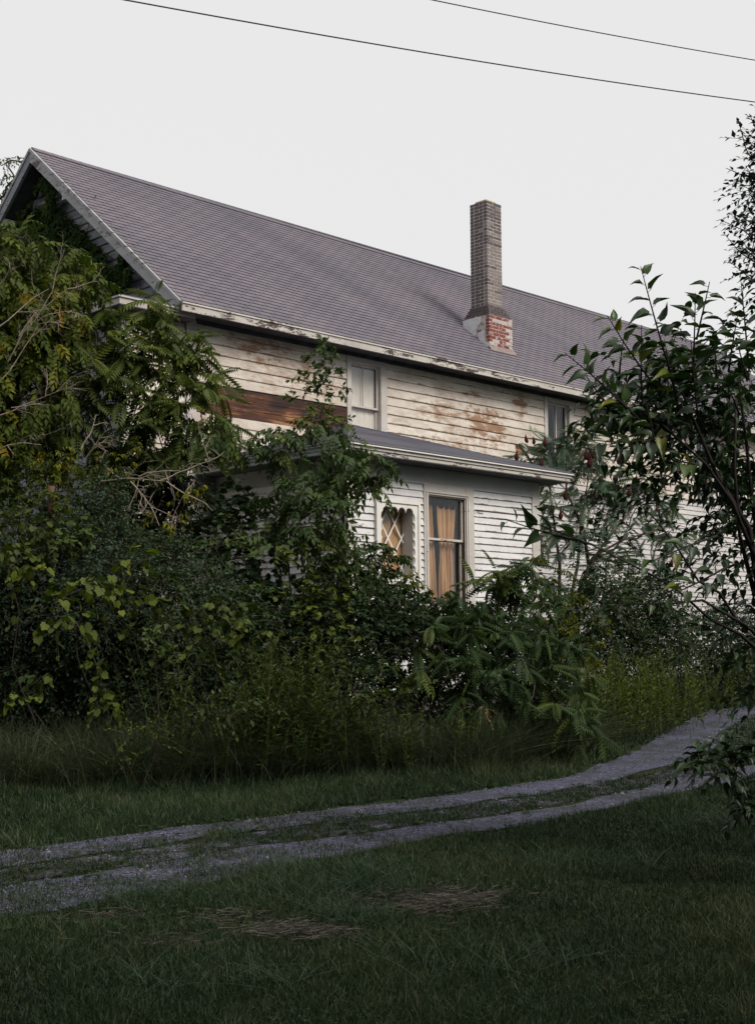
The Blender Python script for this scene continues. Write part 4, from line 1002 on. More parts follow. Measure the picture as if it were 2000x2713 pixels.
# ---- vine on the gable and end walls
def wall_vine():
    rt = h2w((-0.3, 3.2, 0.6))[0]; e = empty('climbing_vine', tuple(rt), label='dark creeper vine covering the shaded gable end wall under the roof peak', cat='vine'); LV = Leaves(); ST = MB()
    n = 26000; y = rng.uniform(-.0, 7.9, n); z = rng.uniform(4.5, 10.6, n); q = np.c_[y, z]
    top = 7.25 + (np.minimum(y, 7.93 - y)) * SL - .05
    den = vnoise(q, 1.1, 3) * .6 + vnoise(q, 3.1, 4) * .4
    thr = np.where(y < 1.2, .60, np.where(y < 2.2, .42, .16)); thr = np.where(z < 7.3, thr + .1, thr); thr = np.where((z > 9.9) | (top - z < .35), np.maximum(thr, .50), thr)
    m = (z < top) & (den > thr) & ~((z < 7.4) & (y < 2.9)); y, z, den = y[m], z[m], den[m]; n = len(y)
    bul = rng.uniform(.04, .14, n) + .28 * np.clip(vnoise(np.c_[y, z], 1.7, 9) - .35, 0, 1)
    P = h2w(np.c_[-bul, y, z]); o = np.array([-math.cos(HROT), -math.sin(HROT), 0])
    Y = o * .4 + np.array([0, 0, -1]) * .9 + rng.normal(0, .45, (n, 3)); N = o + UPV * .6 + rng.normal(0, .4, (n, 3))
    LV.put(PA, P, Y, N, rng.uniform(.08, .16, n), .25 + .75 * (den - .2) + rng.normal(0, .18, n))
    for k in range(26):
        yy = rng.uniform(.8, 7.4); pts = [(-.06, yy, 1.5)]; zt_ = 7.2 + min(yy, 7.9 - yy) * SL - .3
        for zz in np.arange(2.5, zt_, .6): pts.append((-.06, pts[-1][1] + rng.normal(0, .12), zz))
        ST.tube(h2w(np.array(pts)), .008, 3)
    for A in (LV.V, ST.v):
        for i in range(len(A)): A[i] = A[i] - rt
    LV.build('foliage', L_CREEP, e); ST.build('stems', M_BARK, e, kind='stuff')
wall_vine()
# ---- willow-like tree beyond the roof peak
plant('willow_tree', 'slender leaved tree rising behind the left slope of the roof peak', 'tree', (at(-40, 900, 33)[0], 33.0, gz(-10, 33)),
      G((5, 520, 33, 40, 55), (40, 470, 33, 30, 45), (70, 430, 33.5, 14, 30), (20, 425, 33, 16, 30), (-60, 560, 33, 90, 110), (-150, 640, 33, 120, 140)), LANC, .17, leaf_mat('willow_leaf', [(0, (0.03, 0.045, 0.022)), (1, (0.09, 0.12, 0.05))]), nl=9, L=.55, droop=.5, trunk=.10, leafpart='crown', hang=.5, tint=(.3, .6), lai=1.6)
# ---- mixed tree at far left with yellowing leaves
plant('boxelder_tree', 'bushy tree at the left edge with drooping green leaves and yellow tufts', 'tree', root_at(60, 18.3),
      G((10, 660, 18.4, 60, 50), (25, 740, 18.2, 60, 60), (110, 800, 18.3, 80, 60), (175, 705, 18.6, 55, 45), (215, 740, 18.7, 50, 50), (140, 760, 18.5, 70, 50), (30, 860, 18.1, 90, 70), (110, 900, 18.2, 80, 60), (60, 985, 18, 100, 60), (20, 1060, 18, 70, 60), (70, 620, 18.6, 60, 40), (150, 650, 18.7, 50, 30), (60, 930, 18.1, 110, 70), (150, 850, 18.3, 80, 60), (-40, 700, 18.3, 90, 120), (-60, 950, 18.3, 120, 150), (-60, 1150, 18.2, 120, 90), (110, 1040, 17.9, 60, 40), (200, 900, 18.5, 50, 45)), ASH, .30, L_OLIVE, nl=5, L=.30, droop=.7, tint=(.25, .62), trunk=.05, leafpart='crown', hang=.5, tipyellow=.12, lai=5.5)
plant('yellowed_branch', 'spray of yellow green leaves hanging below the bare branch beside the dark recess', 'branch', root_at(300, 17.5),
      G((290, 1215, 17.4, 45, 25), (330, 1230, 17.4, 40, 22), (370, 1180, 17.4, 28, 20), (470, 1340, 17.3, 34, 20), (430, 1390, 17.3, 26, 22), (490, 1300, 17.3, 24, 20), (525, 1290, 17.3, 20, 18), (400, 1370, 17.3, 20, 20), (140, 1260, 17.5, 45, 45), (150, 1210, 17.5, 50, 30)), KI, .085, L_YEL, nl=8, L=.16, droop=.9, tint=(.4, .9), trunk=.006, limbs=False, hang=.8, leafpart='foliage', lai=1.3)
# ---- tree of heaven against the left corner of the house
plant('tree_of_heaven', 'tall tree of heaven with long feathery leaves before the left house corner', 'tree', root_at(160, 18.6),
      G((225, 830, 18.8, 70, 30), (260, 880, 18.7, 90, 40), (400, 800, 19.0, 20, 22), (415, 850, 19.0, 60, 45), (470, 880, 19.0, 60, 50), (345, 890, 19.0, 60, 50), (230, 950, 18.6, 100, 45), (330, 980, 18.8, 70, 45), (430, 960, 18.9, 90, 55), (500, 1000, 18.8, 60, 50), (545, 980, 18.9, 40, 35), (260, 1040, 18.6, 90, 40), (370, 1060, 18.7, 110, 50), (490, 1080, 18.7, 100, 50), (560, 1060, 18.7, 55, 40), (420, 1150, 18.6, 110, 45), (520, 1150, 18.6, 60, 45), (210, 1090, 18.6, 60, 40), (440, 1210, 18.6, 80, 30), (600, 1140, 18.5, 40, 30), (140, 1130, 18.8, 90, 50), (90, 1200, 18.8, 100, 50), (230, 1180, 18.9, 80, 50), (350, 1220, 19, 80, 40), (380, 940, 19.1, 60, 50), (510, 930, 19, 30, 24)),
      AIL, .46, L_AIL, nl=4, L=.16, droop=.25, tint=(.25, .65), trunk=.035, leafpart='crown', hang=.35, upb=.1, spread=1.1, fwdk=.25, lai=6.0)
def poly_trunk(name, label, cat, pts, rad, mat=M_BARK, extra=(), part='trunk', **k):
    W_ = np.array([at(*p) for p in pts]); rt = W_[0].copy(); e = empty(name, tuple(rt), label=label, cat=cat); mb = MB(); mb.tube(W_ - rt, rad, 7); mb.build(part, mat, e, smooth=True)
    mb = MB()
    for ex, r in extra: mb.tube(np.array([at(*p) for p in ex]) - rt, r, 5)
    if mb.n: mb.build('branches', mat, e, smooth=True)
    return e
poly_trunk('forked_sapling', 'dark forked sapling trunk curving up before the left end wall', 'tree', [(135, 1500, 18.9), (142, 1200, 18.9), (128, 1130, 18.9), (130, 1060, 18.9), (145, 1010, 18.9), (170, 960, 19)], [.05, .045, .035, .03, .028, .02],
           extra=[([(142, 1190, 18.9), (110, 1140, 18.8), (85, 1090, 18.8), (70, 1050, 18.8)], [.03, .025, .02, .012]), ([(140, 1180, 18.9), (175, 1120, 19), (205, 1060, 19), (240, 1000, 19)], [.03, .02, .018, .01])])
poly_trunk('broken_stump', 'bare reddish brown broken trunk standing in the hedge at far left', 'tree', [(136, 1560, 16.9), (135, 1400, 16.9), (137, 1330, 16.9), (136, 1288, 16.9)], [.055, .05, .045, .04], simple('reddish_bark', (0.12, 0.065, 0.045), .9, .3, 9))
# ---- dead bare branches
def dead(name, label, starts, n, D, spread, L, rad, seed):
    r = np.random.default_rng(seed); w0 = at(starts[0][0], starts[0][1], D); e = empty(name, tuple(w0), label=label, cat='branch'); mb = MB()
    def grow(p, d, L, r0, lev):
        pts = [p]; 
        for k in range(5): d = d + r.normal(0, .16, 3) * (1, .6, 1) + np.array([0, 0, -.02]); d /= np.linalg.norm(d); pts.append(pts[-1] + d * L / 5)
        mb.tube(np.array(pts) - w0, np.linspace(r0, r0 * .4, 6), 4)
        if lev < 3:
            for k in range(r.integers(2, 5)):
                i = r.integers(1, 6); dd = d + r.normal(0, .75, 3) * (1, .7, 1); grow(pts[i], dd / np.linalg.norm(dd), L * r.uniform(.35, .6), r0 * .55, lev + 1)
    for (px, py, dx, dz, l) in starts: grow(at(px, py, D), nrm(np.array([dx, r.normal(0, .15), dz])), l, rad, 0)
    mb.build('twigs', M_TWIG, e, kind='stuff')
dead('dead_branch', 'pale bare dead twigs fanning out before the tree at the left edge', [(0, 1010, .75, .75, .9), (20, 960, .5, .9, 1.1), (-10, 870, .8, .7, .9), (50, 890, .45, .95, .9), (0, 1100, .9, .45, .8), (0, 1190, .95, .25, .6), (100, 850, .8, .5, .5), (30, 1080, .9, .1, .5), (-10, 760, .8, .6, .5)], 0, 17.6, 1, 1, .009, 4)
dead('bare_branch', 'long pale bare branch reaching across the dark gap beside the front addition', [(270, 1275, 1, -.03, .85), (370, 1262, .85, .4, .6), (345, 1275, .8, -.8, .7), (440, 1275, .9, -.45, .7), (420, 1275, .9, .25, .7), (230, 1210, .8, .5, .5), (215, 1190, .35, .9, .35)], 0, 17.2, 1, 1, .010, 9)

# ---- hedge of shrubs and vines at lower left
HB = [('honeysuckle_shrub', 'dark blue green honeysuckle shrub filling the lower left behind the tall grass', 30, 16.2, [(0, 1560, 16.3, 120, 110), (60, 1680, 15.9, 140, 110), (10, 1800, 15.7, 130, 90), (110, 1560, 16.2, 120, 100), (150, 1790, 15.7, 120, 90), (60, 1430, 16.8, 130, 80), (40, 1890, 15.9, 130, 80), (170, 1900, 15.9, 110, 70), (-120, 1600, 16.5, 160, 160), (-120, 1800, 16.2, 160, 140), (60, 1900, 16.8, 160, 110), (200, 1880, 16.8, 140, 110)], L_BLUE, OV, .065, (.15, .5)),
      ('honeysuckle_shrub', 'blue green shrub with small leaves below the bare reddish trunk stump', 240, 16.4, [(200, 1500, 16.4, 120, 80), (230, 1620, 16.1, 130, 110), (260, 1750, 15.8, 130, 100), (320, 1560, 16.2, 110, 90), (170, 1430, 16.6, 90, 50), (300, 1450, 16.7, 90, 60), (340, 1680, 16.1, 110, 100), (300, 1850, 15.9, 110, 90), (330, 1900, 16.6, 140, 110), (310, 1750, 16.9, 140, 120)], L_BLUE, OV, .065, (.2, .55)),
      ('grey_green_shrub', 'upright grey green shrub spire rising left of the dark gap by the addition', 285, 17.0, [(275, 1290, 17, 50, 45), (290, 1360, 17, 60, 50), (255, 1400, 16.9, 70, 50), (225, 1350, 17, 40, 40)], L_BLUE, OV, .06, (.35, .7)),
      ('honeysuckle_shrub', 'small leaved shrub mound in front of the addition left wall', 440, 16.5, [(400, 1500, 16.6, 80, 70), (470, 1480, 16.6, 60, 50), (440, 1600, 16.3, 120, 90), (420, 1720, 16, 130, 100), (540, 1560, 16.5, 80, 60), (540, 1660, 16.2, 90, 80), (500, 1790, 16, 110, 90), (430, 1860, 15.9, 110, 80), (480, 1900, 16.6, 150, 110), (600, 1850, 16, 100, 80), (600, 1720, 16.6, 110, 110)], L_BLUE, OV, .06, (.3, .62)),
      ('dark_shrub', 'dense dark shrub base along the weeds below the yellow grape vine', 760, 16.6, [(640, 1760, 16.2, 130, 100), (800, 1740, 16.5, 130, 110), (950, 1720, 16.8, 130, 110), (1080, 1760, 17, 110, 110), (880, 1840, 16.4, 140, 90), (600, 1640, 16.6, 100, 80), (1000, 1860, 16.6, 130, 80), (1130, 1880, 16.8, 100, 70), (700, 1880, 16.3, 130, 90), (760, 1640, 17, 110, 70), (1040, 1640, 17.4, 80, 60), (1220, 1880, 17, 120, 80), (1330, 1900, 17.2, 110, 80), (1250, 1740, 17.6, 130, 90), (1400, 1780, 17.8, 120, 100), (1450, 1880, 17.4, 100, 80), (900, 1640, 17.4, 90, 60)], L_DARK, OV, .085, (.15, .55))]
for (nm, lb, px, D, bl, mt, tp, sz, tn) in HB:
    bl = [(q[0], q[1] - (25 if q[1] > 1650 else 0), q[2] + (.75 if q[1] > 1650 else .2), q[3], q[4]) for q in bl]
    plant(nm, lb, 'shrub', root_at(px, D), bl, tp, sz, mt, nl=9, L=.34, droop=.35, tint=tn, trunk=.02, lai=4.2, group='shrubs along the lower left hedge' if nm == 'honeysuckle_shrub' else None)
plant('grape_vine', 'yellow green grape vine draped over the shrubs at the left edge', 'vine', root_at(100, 15.9), G((30, 1400, 16.2, 80, 40), (90, 1390, 16.2, 70, 35), (10, 1450, 16, 60, 50), (120, 1450, 16.1, 60, 30), (20, 1500, 15.8, 50, 30), (170, 1385, 16.4, 40, 25), (210, 1420, 16.4, 40, 25)), GP, .09, L_GRAPE, nl=6, L=.4, droop=.7, tint=(.15, .5), trunk=.008, hang=.5, lai=2.6)
plant('grape_vine', 'large pale grape leaves trailing across the middle of the left hedge', 'vine', root_at(290, 15.6), G((250, 1540, 15.5, 50, 22), (330, 1550, 15.5, 50, 25), (380, 1480, 15.8, 40, 25), (220, 1560, 15.5, 40, 25), (150, 1600, 15.4, 50, 60), (200, 1660, 15.3, 30, 40), (100, 1520, 15.6, 50, 20)), GP, .12, L_GRAPE, nl=4, L=.4, droop=.8, tint=(.3, .8), trunk=.008, hang=.6, lai=1.6)
plant('grape_vine', 'grape vine strand hanging down to the tall grass at lower left', 'vine', root_at(260, 15.2), G((262, 1760, 15.2, 26, 26), (270, 1810, 15.2, 26, 30), (280, 1850, 15.2, 22, 24), (110, 1790, 15.2, 30, 30), (60, 1850, 15.1, 26, 14)), GP, .10, L_GRAPE, nl=5, L=.22, droop=.8, tint=(.35, .6), trunk=.006, hang=.6, lai=1.6)
plant('creeper_vine', 'yellowish creeper over the hedge top beside the broken stump', 'vine', root_at(180, 16.8), G((60, 1290, 17.2, 80, 50), (20, 1230, 17.4, 60, 50), (130, 1330, 17, 60, 30), (170, 1300, 17, 40, 30), (100, 1240, 17.3, 60, 30), (190, 1240, 17.4, 50, 25), (60, 1340, 17, 70, 30)), PA, .12, L_OLIVE, nl=6, L=.3, droop=.6, tint=(.15, .55), trunk=.01, hang=.4, lai=3.2)
plant('recess_shade_creeper', 'nearly black creeper added to stand for the dark recess left of the front addition', 'vine', root_at(400, 18.9), G((400, 1270, 19.4, 90, 60), (350, 1350, 19.3, 60, 70), (430, 1370, 19.3, 70, 80), (480, 1300, 19.5, 40, 50), (400, 1440, 19.2, 100, 60), (370, 1210, 19.4, 60, 30), (450, 1230, 19.5, 50, 30)), KI, .10, leaf_mat('recess_shade_leaf', [(0, (0.010, 0.016, 0.010)), (1, (0.03, 0.045, 0.02))]), nl=9, L=.28, droop=.7, tint=(.1, .6), trunk=.02, hang=.7, lai=8)  # near-black leaves added to paint in the dark of the recess
# ---- in front of the addition, left side
plant('maple_shrub', 'very dark broad leaved bush against the left wall of the addition', 'shrub', root_at(610, 17.9), G((600, 1330, 18, 80, 50), (570, 1400, 17.9, 70, 60), (660, 1390, 18, 80, 70), (600, 1480, 17.8, 90, 70), (700, 1470, 17.9, 60, 70), (640, 1560, 17.6, 90, 60)), GP, .10, L_DARK, nl=6, L=.28, droop=.4, tint=(.1, .4), trunk=.02, hang=.4, lai=4.5)
plant('dogwood_sprig', 'light green oval leaved sprig in front of the dark bush', 'sapling', root_at(620, 17.0), G((650, 1380, 17.2, 45, 22), (610, 1440, 17.1, 45, 20), (570, 1450, 17.1, 30, 15), (600, 1500, 17, 40, 22)), OV, .11, L_ASH, nl=8, L=.3, droop=.4, tint=(.4, .7), trunk=.008, spread=.9, lai=0.9)
ashr = root_at(880, 17.6)
plant('ash_sapling', 'slender ash sapling rising past the roof of the front addition', 'tree', ashr,
      G((850, 1100, 17.8, 44, 26), (880, 1120, 17.8, 34, 24), (866, 905, 17.9, 18, 14), (845, 955, 17.9, 26, 28), (880, 960, 17.9, 20, 22), (820, 990, 17.9, 22, 20), (810, 1025, 17.9, 22, 18), (885, 1005, 17.9, 34, 32), (860, 1055, 17.9, 40, 22), (800, 1065, 17.9, 26, 18)), OV, .108, L_ASH, nl=8, L=.20, droop=.25, tint=(.35, .65), trunk=.007, leafpart='crown', hang=.25, lai=2.6)
plant('ash_tree', 'young ash tree with drooping compound leaves hiding the addition corner', 'tree', ashr,
      G((840, 1140, 17.7, 80, 30), (800, 1180, 17.7, 50, 40), (880, 1190, 17.6, 60, 45), (740, 1160, 17.6, 50, 22), (700, 1210, 17.6, 60, 30), (960, 1220, 17.5, 70, 28), (1010, 1235, 17.4, 50, 25), (1000, 1290, 17.4, 40, 30), (910, 1250, 17.5, 60, 45), (830, 1270, 17.5, 80, 50), (870, 1340, 17.4, 80, 60), (790, 1360, 17.5, 70, 50), (740, 1330, 17.6, 60, 40), (860, 1420, 17.3, 60, 50), (760, 1440, 17.4, 80, 50), (650, 1190, 17.6, 50, 20), (560, 1140, 17.8, 40, 30), (620, 1160, 17.7, 30, 20)), ASH, .27, L_ASH, nl=4, L=.22, droop=.5, tint=(.25, .7), trunk=.018, leafpart='crown', hang=.5, lai=3.4)
plant('creeper_mound', 'dense dark green creeper mound below the lattice window', 'vine', root_at(980, 17.8), G((940, 1470, 18.1, 80, 50), (1010, 1490, 18.1, 60, 45), (900, 1540, 18, 90, 60), (1030, 1550, 18.1, 60, 50), (960, 1600, 17.8, 110, 60), (870, 1450, 18.1, 40, 30)), KI, .10, L_CREEP, nl=9, L=.26, droop=.7, tint=(.2, .5), trunk=.02, hang=.7, lai=5)
plant('creeper_mound', 'low dark creeper mound spilling below the curtained window', 'vine', root_at(1120, 17.8), G((1130, 1610, 18, 90, 35), (1180, 1640, 17.9, 80, 40), (1080, 1650, 17.9, 100, 50), (1220, 1680, 17.8, 70, 40), (1000, 1680, 17.7, 90, 50)), KI, .10, L_CREEP, nl=9, L=.24, droop=.7, tint=(.15, .45), trunk=.02, hang=.7, lai=5)
plant('ash_sprig', 'yellow green leafy sprig in front of the gap between the two windows', 'sapling', root_at(1110, 17.8), G((1105, 1545, 18.1, 24, 22), (1120, 1575, 18.1, 20, 16), (1085, 1565, 18.1, 16, 18)), OV, .095, L_YEL, nl=7, L=.18, droop=.5, tint=(.2, .5), trunk=.006, hang=.5, lai=1.3)
plant('grape_vine', 'yellow grape vine patch left of the dark creeper mound', 'vine', root_at(800, 17.2), G((880, 1545, 17.4, 70, 40), (790, 1560, 17.4, 70, 50), (760, 1610, 17.3, 60, 50), (850, 1620, 17.2, 70, 50), (820, 1680, 17, 80, 40), (900, 1700, 17, 40, 30), (700, 1600, 17.3, 50, 40)), GP, .095, L_GRAPE, nl=6, L=.32, droop=.6, tint=(.3, .75), trunk=.01, hang=.5, lai=3)
# ---- tree-of-heaven shrub right of the curtained window
plant('sumac_shrub', 'large spreading shrub with long feathery leaves below the right side of the addition', 'shrub', root_at(1360, 17.2),
      G((1360, 1490, 17.6, 40, 20), (1385, 1530, 17.6, 50, 30), (1300, 1540, 17.5, 50, 24), (1340, 1580, 17.4, 80, 40), (1410, 1590, 17.6, 50, 50), (1330, 1640, 17.3, 100, 40), (1430, 1660, 17.4, 80, 50), (1250, 1690, 17.1, 90, 40), (1350, 1710, 17, 100, 50), (1160, 1710, 16.9, 80, 40), (1480, 1730, 17.2, 70, 50), (1090, 1690, 16.9, 60, 30), (1420, 1790, 16.8, 90, 50), (1300, 1790, 16.8, 110, 45), (1530, 1800, 17, 60, 50), (1190, 1790, 16.7, 90, 40), (1500, 1870, 16.7, 80, 45), (1400, 1880, 16.7, 80, 40), (1540, 1930, 16.6, 60, 45), (1270, 1860, 16.7, 80, 35), (1240, 1600, 17.4, 40, 20)),
      AIL, .36, L_AILD, nl=5, L=.16, droop=.3, tint=(.25, .62), trunk=.02, leafpart='foliage', hang=.45, upb=.1, spread=1.1, fwdk=.3, lai=4.4)
plant('yellow_vine', 'yellow green vine heap climbing between the addition and the sumac', 'vine', root_at(1500, 18.6), G((1450, 1530, 19, 35, 60), (1480, 1610, 18.9, 50, 60), (1520, 1680, 18.7, 50, 50), (1470, 1690, 18.7, 60, 60), (1560, 1650, 18.8, 40, 40), (1540, 1740, 18.5, 60, 50)), PA, .12, L_YEL, nl=7, L=.3, droop=.7, tint=(.15, .6), trunk=.012, hang=.6, lai=4)
# ---- staghorn sumac with red cones
sb = [(1400, 1215, 22.3, 34, 22), (1460, 1190, 22.3, 44, 26), (1520, 1185, 22.3, 50, 30), (1560, 1200, 22.3, 30, 18), (1440, 1240, 22.2, 50, 20), (1560, 1260, 22.5, 50, 36), (1610, 1290, 22.6, 50, 40), (1650, 1260, 22.8, 40, 30), (1690, 1320, 22.8, 60, 36), (1740, 1350, 23, 45, 26), (1570, 1340, 22.4, 70, 40), (1450, 1330, 22.2, 40, 44), (1440, 1400, 22.2, 50, 44), (1660, 1390, 22.5, 70, 30), (1500, 1430, 22.1, 40, 40), (1780, 1400, 23, 40, 30), (1700, 1500, 22.6, 60, 30), (1600, 1480, 22.3, 50, 30)]
sroot = root_at(1540, 23.8)
sb = [(q[0] + 6, q[1], q[2] + 1.9, q[3], q[4]) for q in sb]
su = plant('staghorn_sumac', 'staghorn sumac with dark red seed cones against the right clapboard wall', 'tree', sroot, sb, SUM, .48, L_SUM, nl=4, L=.12, droop=.2, tint=(.25, .65), trunk=.026, leafpart='crown', stempart='trunk', hang=.15, upb=.25, spread=1.2, fwdk=.3, lai=6.0)
cone = None
for (px, py, h) in [(1397, 1160, 22), (1445, 1165, 28), (1414, 1165, 20), (1511, 1155, 24), (1369, 1205, 26), (1431, 1222, 26), (1560, 1218, 34), (1553, 1200, 30), (1571, 1200, 24), (1637, 1213, 24), (1665, 1300, 26), (1712, 1300, 20), (1728, 1298, 24), (1497, 1305, 30), (1552, 1303, 18), (1577, 1310, 20), (1685, 1265, 20), (1740, 1345, 16), (1485, 1360, 26), (1424, 1400, 24), (1640, 1485, 24), (1778, 1488, 24)]:
    D = 23.7 + (px - 1400) / 1000.0 * .9; p = at(px, py + h * .62, D); k = h * D / F_PX * 1.1
    if cone is None:
        mb = MB(); zz = np.linspace(0, 1, 7); rr = np.array([.10, .19, .21, .17, .12, .07, .01]); mb.tube(np.c_[.04 * np.sin(zz * 3), zz * 0, zz], rr, 8)
        V_ = np.concatenate(mb.v); V_ += rng.normal(0, .012, V_.shape); mb.v = [V_]
        cone = mb.build('seed_cone', L_CONE, su, smooth=True); o = cone
    else: o = cone.copy(); COL.objects.link(o); o.parent = su
    o.location = tuple(p - np.array(sroot)); o.scale = (k, k, k); o.rotation_euler = (rng.uniform(-.25, .25), rng.uniform(-.25, .25), rng.uniform(0, 6))
for i in (0,): # stems of the sumac
    mb = MB()
    for pts in ([(1480, 1650), (1483, 1500), (1470, 1400), (1450, 1250)], [(1510, 1620), (1560, 1500), (1600, 1440), (1690, 1330)], [(1515, 1610), (1580, 1470), (1650, 1430), (1760, 1400)], [(1500, 1640), (1530, 1500), (1540, 1380), (1560, 1260)], [(1560, 1500), (1545, 1400), (1500, 1300), (1500, 1200)]):
        mb.tube(np.array([at(a, b, 24.1) for a, b in pts]) - np.array(sroot), [.035, .03, .022, .012], 6)
    mb.build('limbs', simple('sumac_bark', (0.085, 0.06, 0.05), .9, .3, 10), su, smooth=True)

# ---- undergrowth at right below the wall
plant('undergrowth_shrub', 'dark undergrowth bush at the foot of the right clapboard wall', 'shrub', root_at(1700, 23.5), G((1580, 1740, 22, 70, 40), (1680, 1760, 22.6, 90, 40), (1500, 1740, 21.8, 60, 50), (1560, 1620, 22.3, 60, 60), (1640, 1700, 22.6, 80, 60), (1520, 1580, 22.3, 40, 40), (1700, 1580, 23.2, 60, 40), (1600, 1600, 22.5, 70, 60), (1680, 1640, 23, 90, 60), (1620, 1540, 22.8, 50, 40), (1740, 1580, 23.6, 60, 40), (1760, 1680, 23, 90, 60)), OV, .085, L_DARK, nl=8, L=.45, droop=.35, tint=(.15, .5), trunk=.02, lai=5.5)
plant('undergrowth_shrub', 'low dark shrub where the drive leaves the picture at right', 'shrub', root_at(1900, 25), G((1840, 1700, 24, 100, 70), (1930, 1690, 25, 100, 80), (2010, 1720, 26, 90, 80), (1880, 1770, 24.5, 120, 50), (1980, 1780, 25, 100, 40), (1790, 1760, 24, 80, 50), (2100, 1720, 26, 120, 90)), OV, .09, L_DARK, nl=8, L=.5, droop=.35, tint=(.1, .45), trunk=.02, lai=3.6)
plant('pale_tree', 'hazy pale green treetop far beyond the right end of the roof', 'tree', (at(2000, 1700, 60)[0], 60.0, gz(16, 60)), G((1985, 965, 60, 30, 16), (2010, 990, 60, 40, 30), (2100, 980, 60, 110, 60), (2060, 1150, 60, 160, 120)), OV, .2, leaf_mat('far_leaf', [(0, (0.10, 0.14, 0.08)), (1, (0.18, 0.22, 0.12))]), nl=7, L=1.0, trunk=.16, leafpart='crown', lai=2.5)

# ---- stalks: goldenrod stands
plant('tall_weed', 'broad leaved green weed standing up from the tall grass left of the goldenrod', 'weed', root_at(415, 14.9), G((408, 1700, 14.9, 26, 40), (415, 1770, 14.9, 34, 40), (430, 1640, 14.9, 18, 22)), OV, .10, L_ASH, nl=7, L=.2, tint=(.35, .6), trunk=.007, hang=.2, lai=1.5, upb=0.1)
plant('tall_weed', 'leafy nettle like weed with pale green leaves beneath the goldenrod', 'weed', root_at(640, 14.9), G((640, 1850, 14.9, 50, 26), (560, 1860, 14.9, 46, 24), (700, 1880, 14.9, 30, 30), (600, 1890, 14.9, 50, 20)), OV, .085, L_ASH, nl=7, L=.2, tint=(.3, .55), trunk=.007, hang=.2, lai=1.6)
plant('tall_weed', 'olive green leafy weed between the goldenrod and the big shrub', 'weed', root_at(1000, 15.4), G((1000, 1800, 15.5, 50, 36), (940, 1830, 15.4, 40, 40), (1040, 1860, 15.4, 50, 34), (880, 1760, 15.6, 40, 50), (1100, 1820, 15.7, 40, 30)), OV, .085, L_OLIVE, nl=7, L=.22, tint=(.15, .5), trunk=.007, hang=.2, lai=1.8)
plant('grape_vine', 'dull green grape leaves covering the hedge above the goldenrod', 'vine', root_at(600, 15.6), G((520, 1620, 15.7, 70, 40), (600, 1600, 15.8, 60, 40), (470, 1680, 15.6, 60, 40), (560, 1700, 15.6, 60, 40), (390, 1620, 15.7, 50, 40), (640, 1680, 15.9, 50, 40), (440, 1560, 15.9, 60, 30)), GP, .10, L_GRAPE, nl=5, L=.3, tint=(.05, .45), trunk=.008, hang=.6, droop=.6, lai=1.8)
def stand(name, label, pts, h, n, lr, mat, tint, lsz=.09, cat='wildflower', lean=.12, top=None):
    r0 = np.array(root_at(*pts[0][:2])); e = empty(name, tuple(r0), label=label, cat=cat); LV = Leaves(); ST = MB()
    B = []
    for (px, D, sx, sd_, m, hh) in pts:
        q = root_at(px, D); x = q[0] + rng.normal(0, sx, m); y = q[1] + rng.normal(0, sd_, m); B.append(np.c_[x, y, zg(x, y), hh * rng.uniform(.75, 1.1, m)])
    B = np.vstack(B); m = len(B); d = nrm(np.c_[rng.normal(0, lean, m), rng.normal(0, lean, m), np.ones(m)])
    N = 34; bend = np.c_[rng.normal(0, .2, m), rng.normal(0, .2, m), np.full(m, -.07)]
    for k in range(N):
        t = .12 + .88 * (k + .5) / N; P = B[:, :3] + d * (B[:, 3] * t)[:, None] + bend * (t * t * B[:, 3])[:, None]; a = k * 2.4 + rng.uniform(0, 6.28, m)
        Y = np.c_[np.cos(a), np.sin(a), .55 + .5 * t + rng.normal(0, .15, m)]; LV.put(LANC, P, Y, UPV + rng.normal(0, .2, (m, 3)), lsz * (1.15 - .55 * t) * rng.uniform(.8, 1.2, m), tint + rng.normal(0, .12, m) + .25 * t)
    for i in range(m): ST.tube([B[i, :3], B[i, :3] + d[i] * B[i, 3] * .5 + bend[i] * B[i, 3] * .25, B[i, :3] + d[i] * B[i, 3] + bend[i] * B[i, 3]], [.005, .0035, .002], 3, cap=False)
    for A in (LV.V, ST.v):
        for i in range(len(A)): A[i] = A[i] - r0
    LV.build('foliage', mat, e); ST.build('stems', M_STEM, e, kind='stuff')
stand('goldenrod_clump', 'tall upright goldenrod stalks with narrow leaves in front of the hedge centre', [(700, 15.7, .18, .22, 20, 1.75), (755, 15.6, .22, .25, 26, 1.6), (800, 15.5, .14, .2, 12, 1.4), (735, 15.2, .2, .12, 10, 1.1), (880, 15.5, .14, .12, 9, 1.05), (930, 15.6, .1, .1, 6, .9), (830, 15.3, .12, .1, 6, .8)], 1.5, 30, .1, L_GOLD, .35, .13)
stand('goldenrod_clump', 'bright green goldenrod patch beside the bend of the gravel drive', [(1620, 20.5, .5, .5, 60, 1.15), (1700, 21.5, .5, .5, 50, 1.2), (1590, 19.3, .35, .4, 40, .95), (1680, 20.3, .4, .4, 40, .8), (1760, 23, .6, .5, 40, 1.1)], 1.3, 30, .1, L_GOLD, .55, .11)
stand('goldenrod_clump', 'short yellowish weed stalks among the tall grass below the sumac shrub', [(1080, 15.8, .35, .2, 10, .85), (1180, 16.1, .35, .2, 9, .7), (1010, 15.5, .3, .2, 7, .9), (1270, 16.4, .2, .2, 5, .6)], 1, 30, .1, L_GOLD, .45, .10)
stand('goldenrod_clump', 'dim goldenrod stalks rising between the hedge shrubs left of centre', [(500, 15.4, .2, .2, 9, 1.5), (420, 15.4, .12, .2, 4, 1.7), (570, 15.4, .2, .2, 8, 1.2), (600, 15.3, .2, .1, 4, 1.0)], 1, 30, .1, L_GOLD, .35, .12)
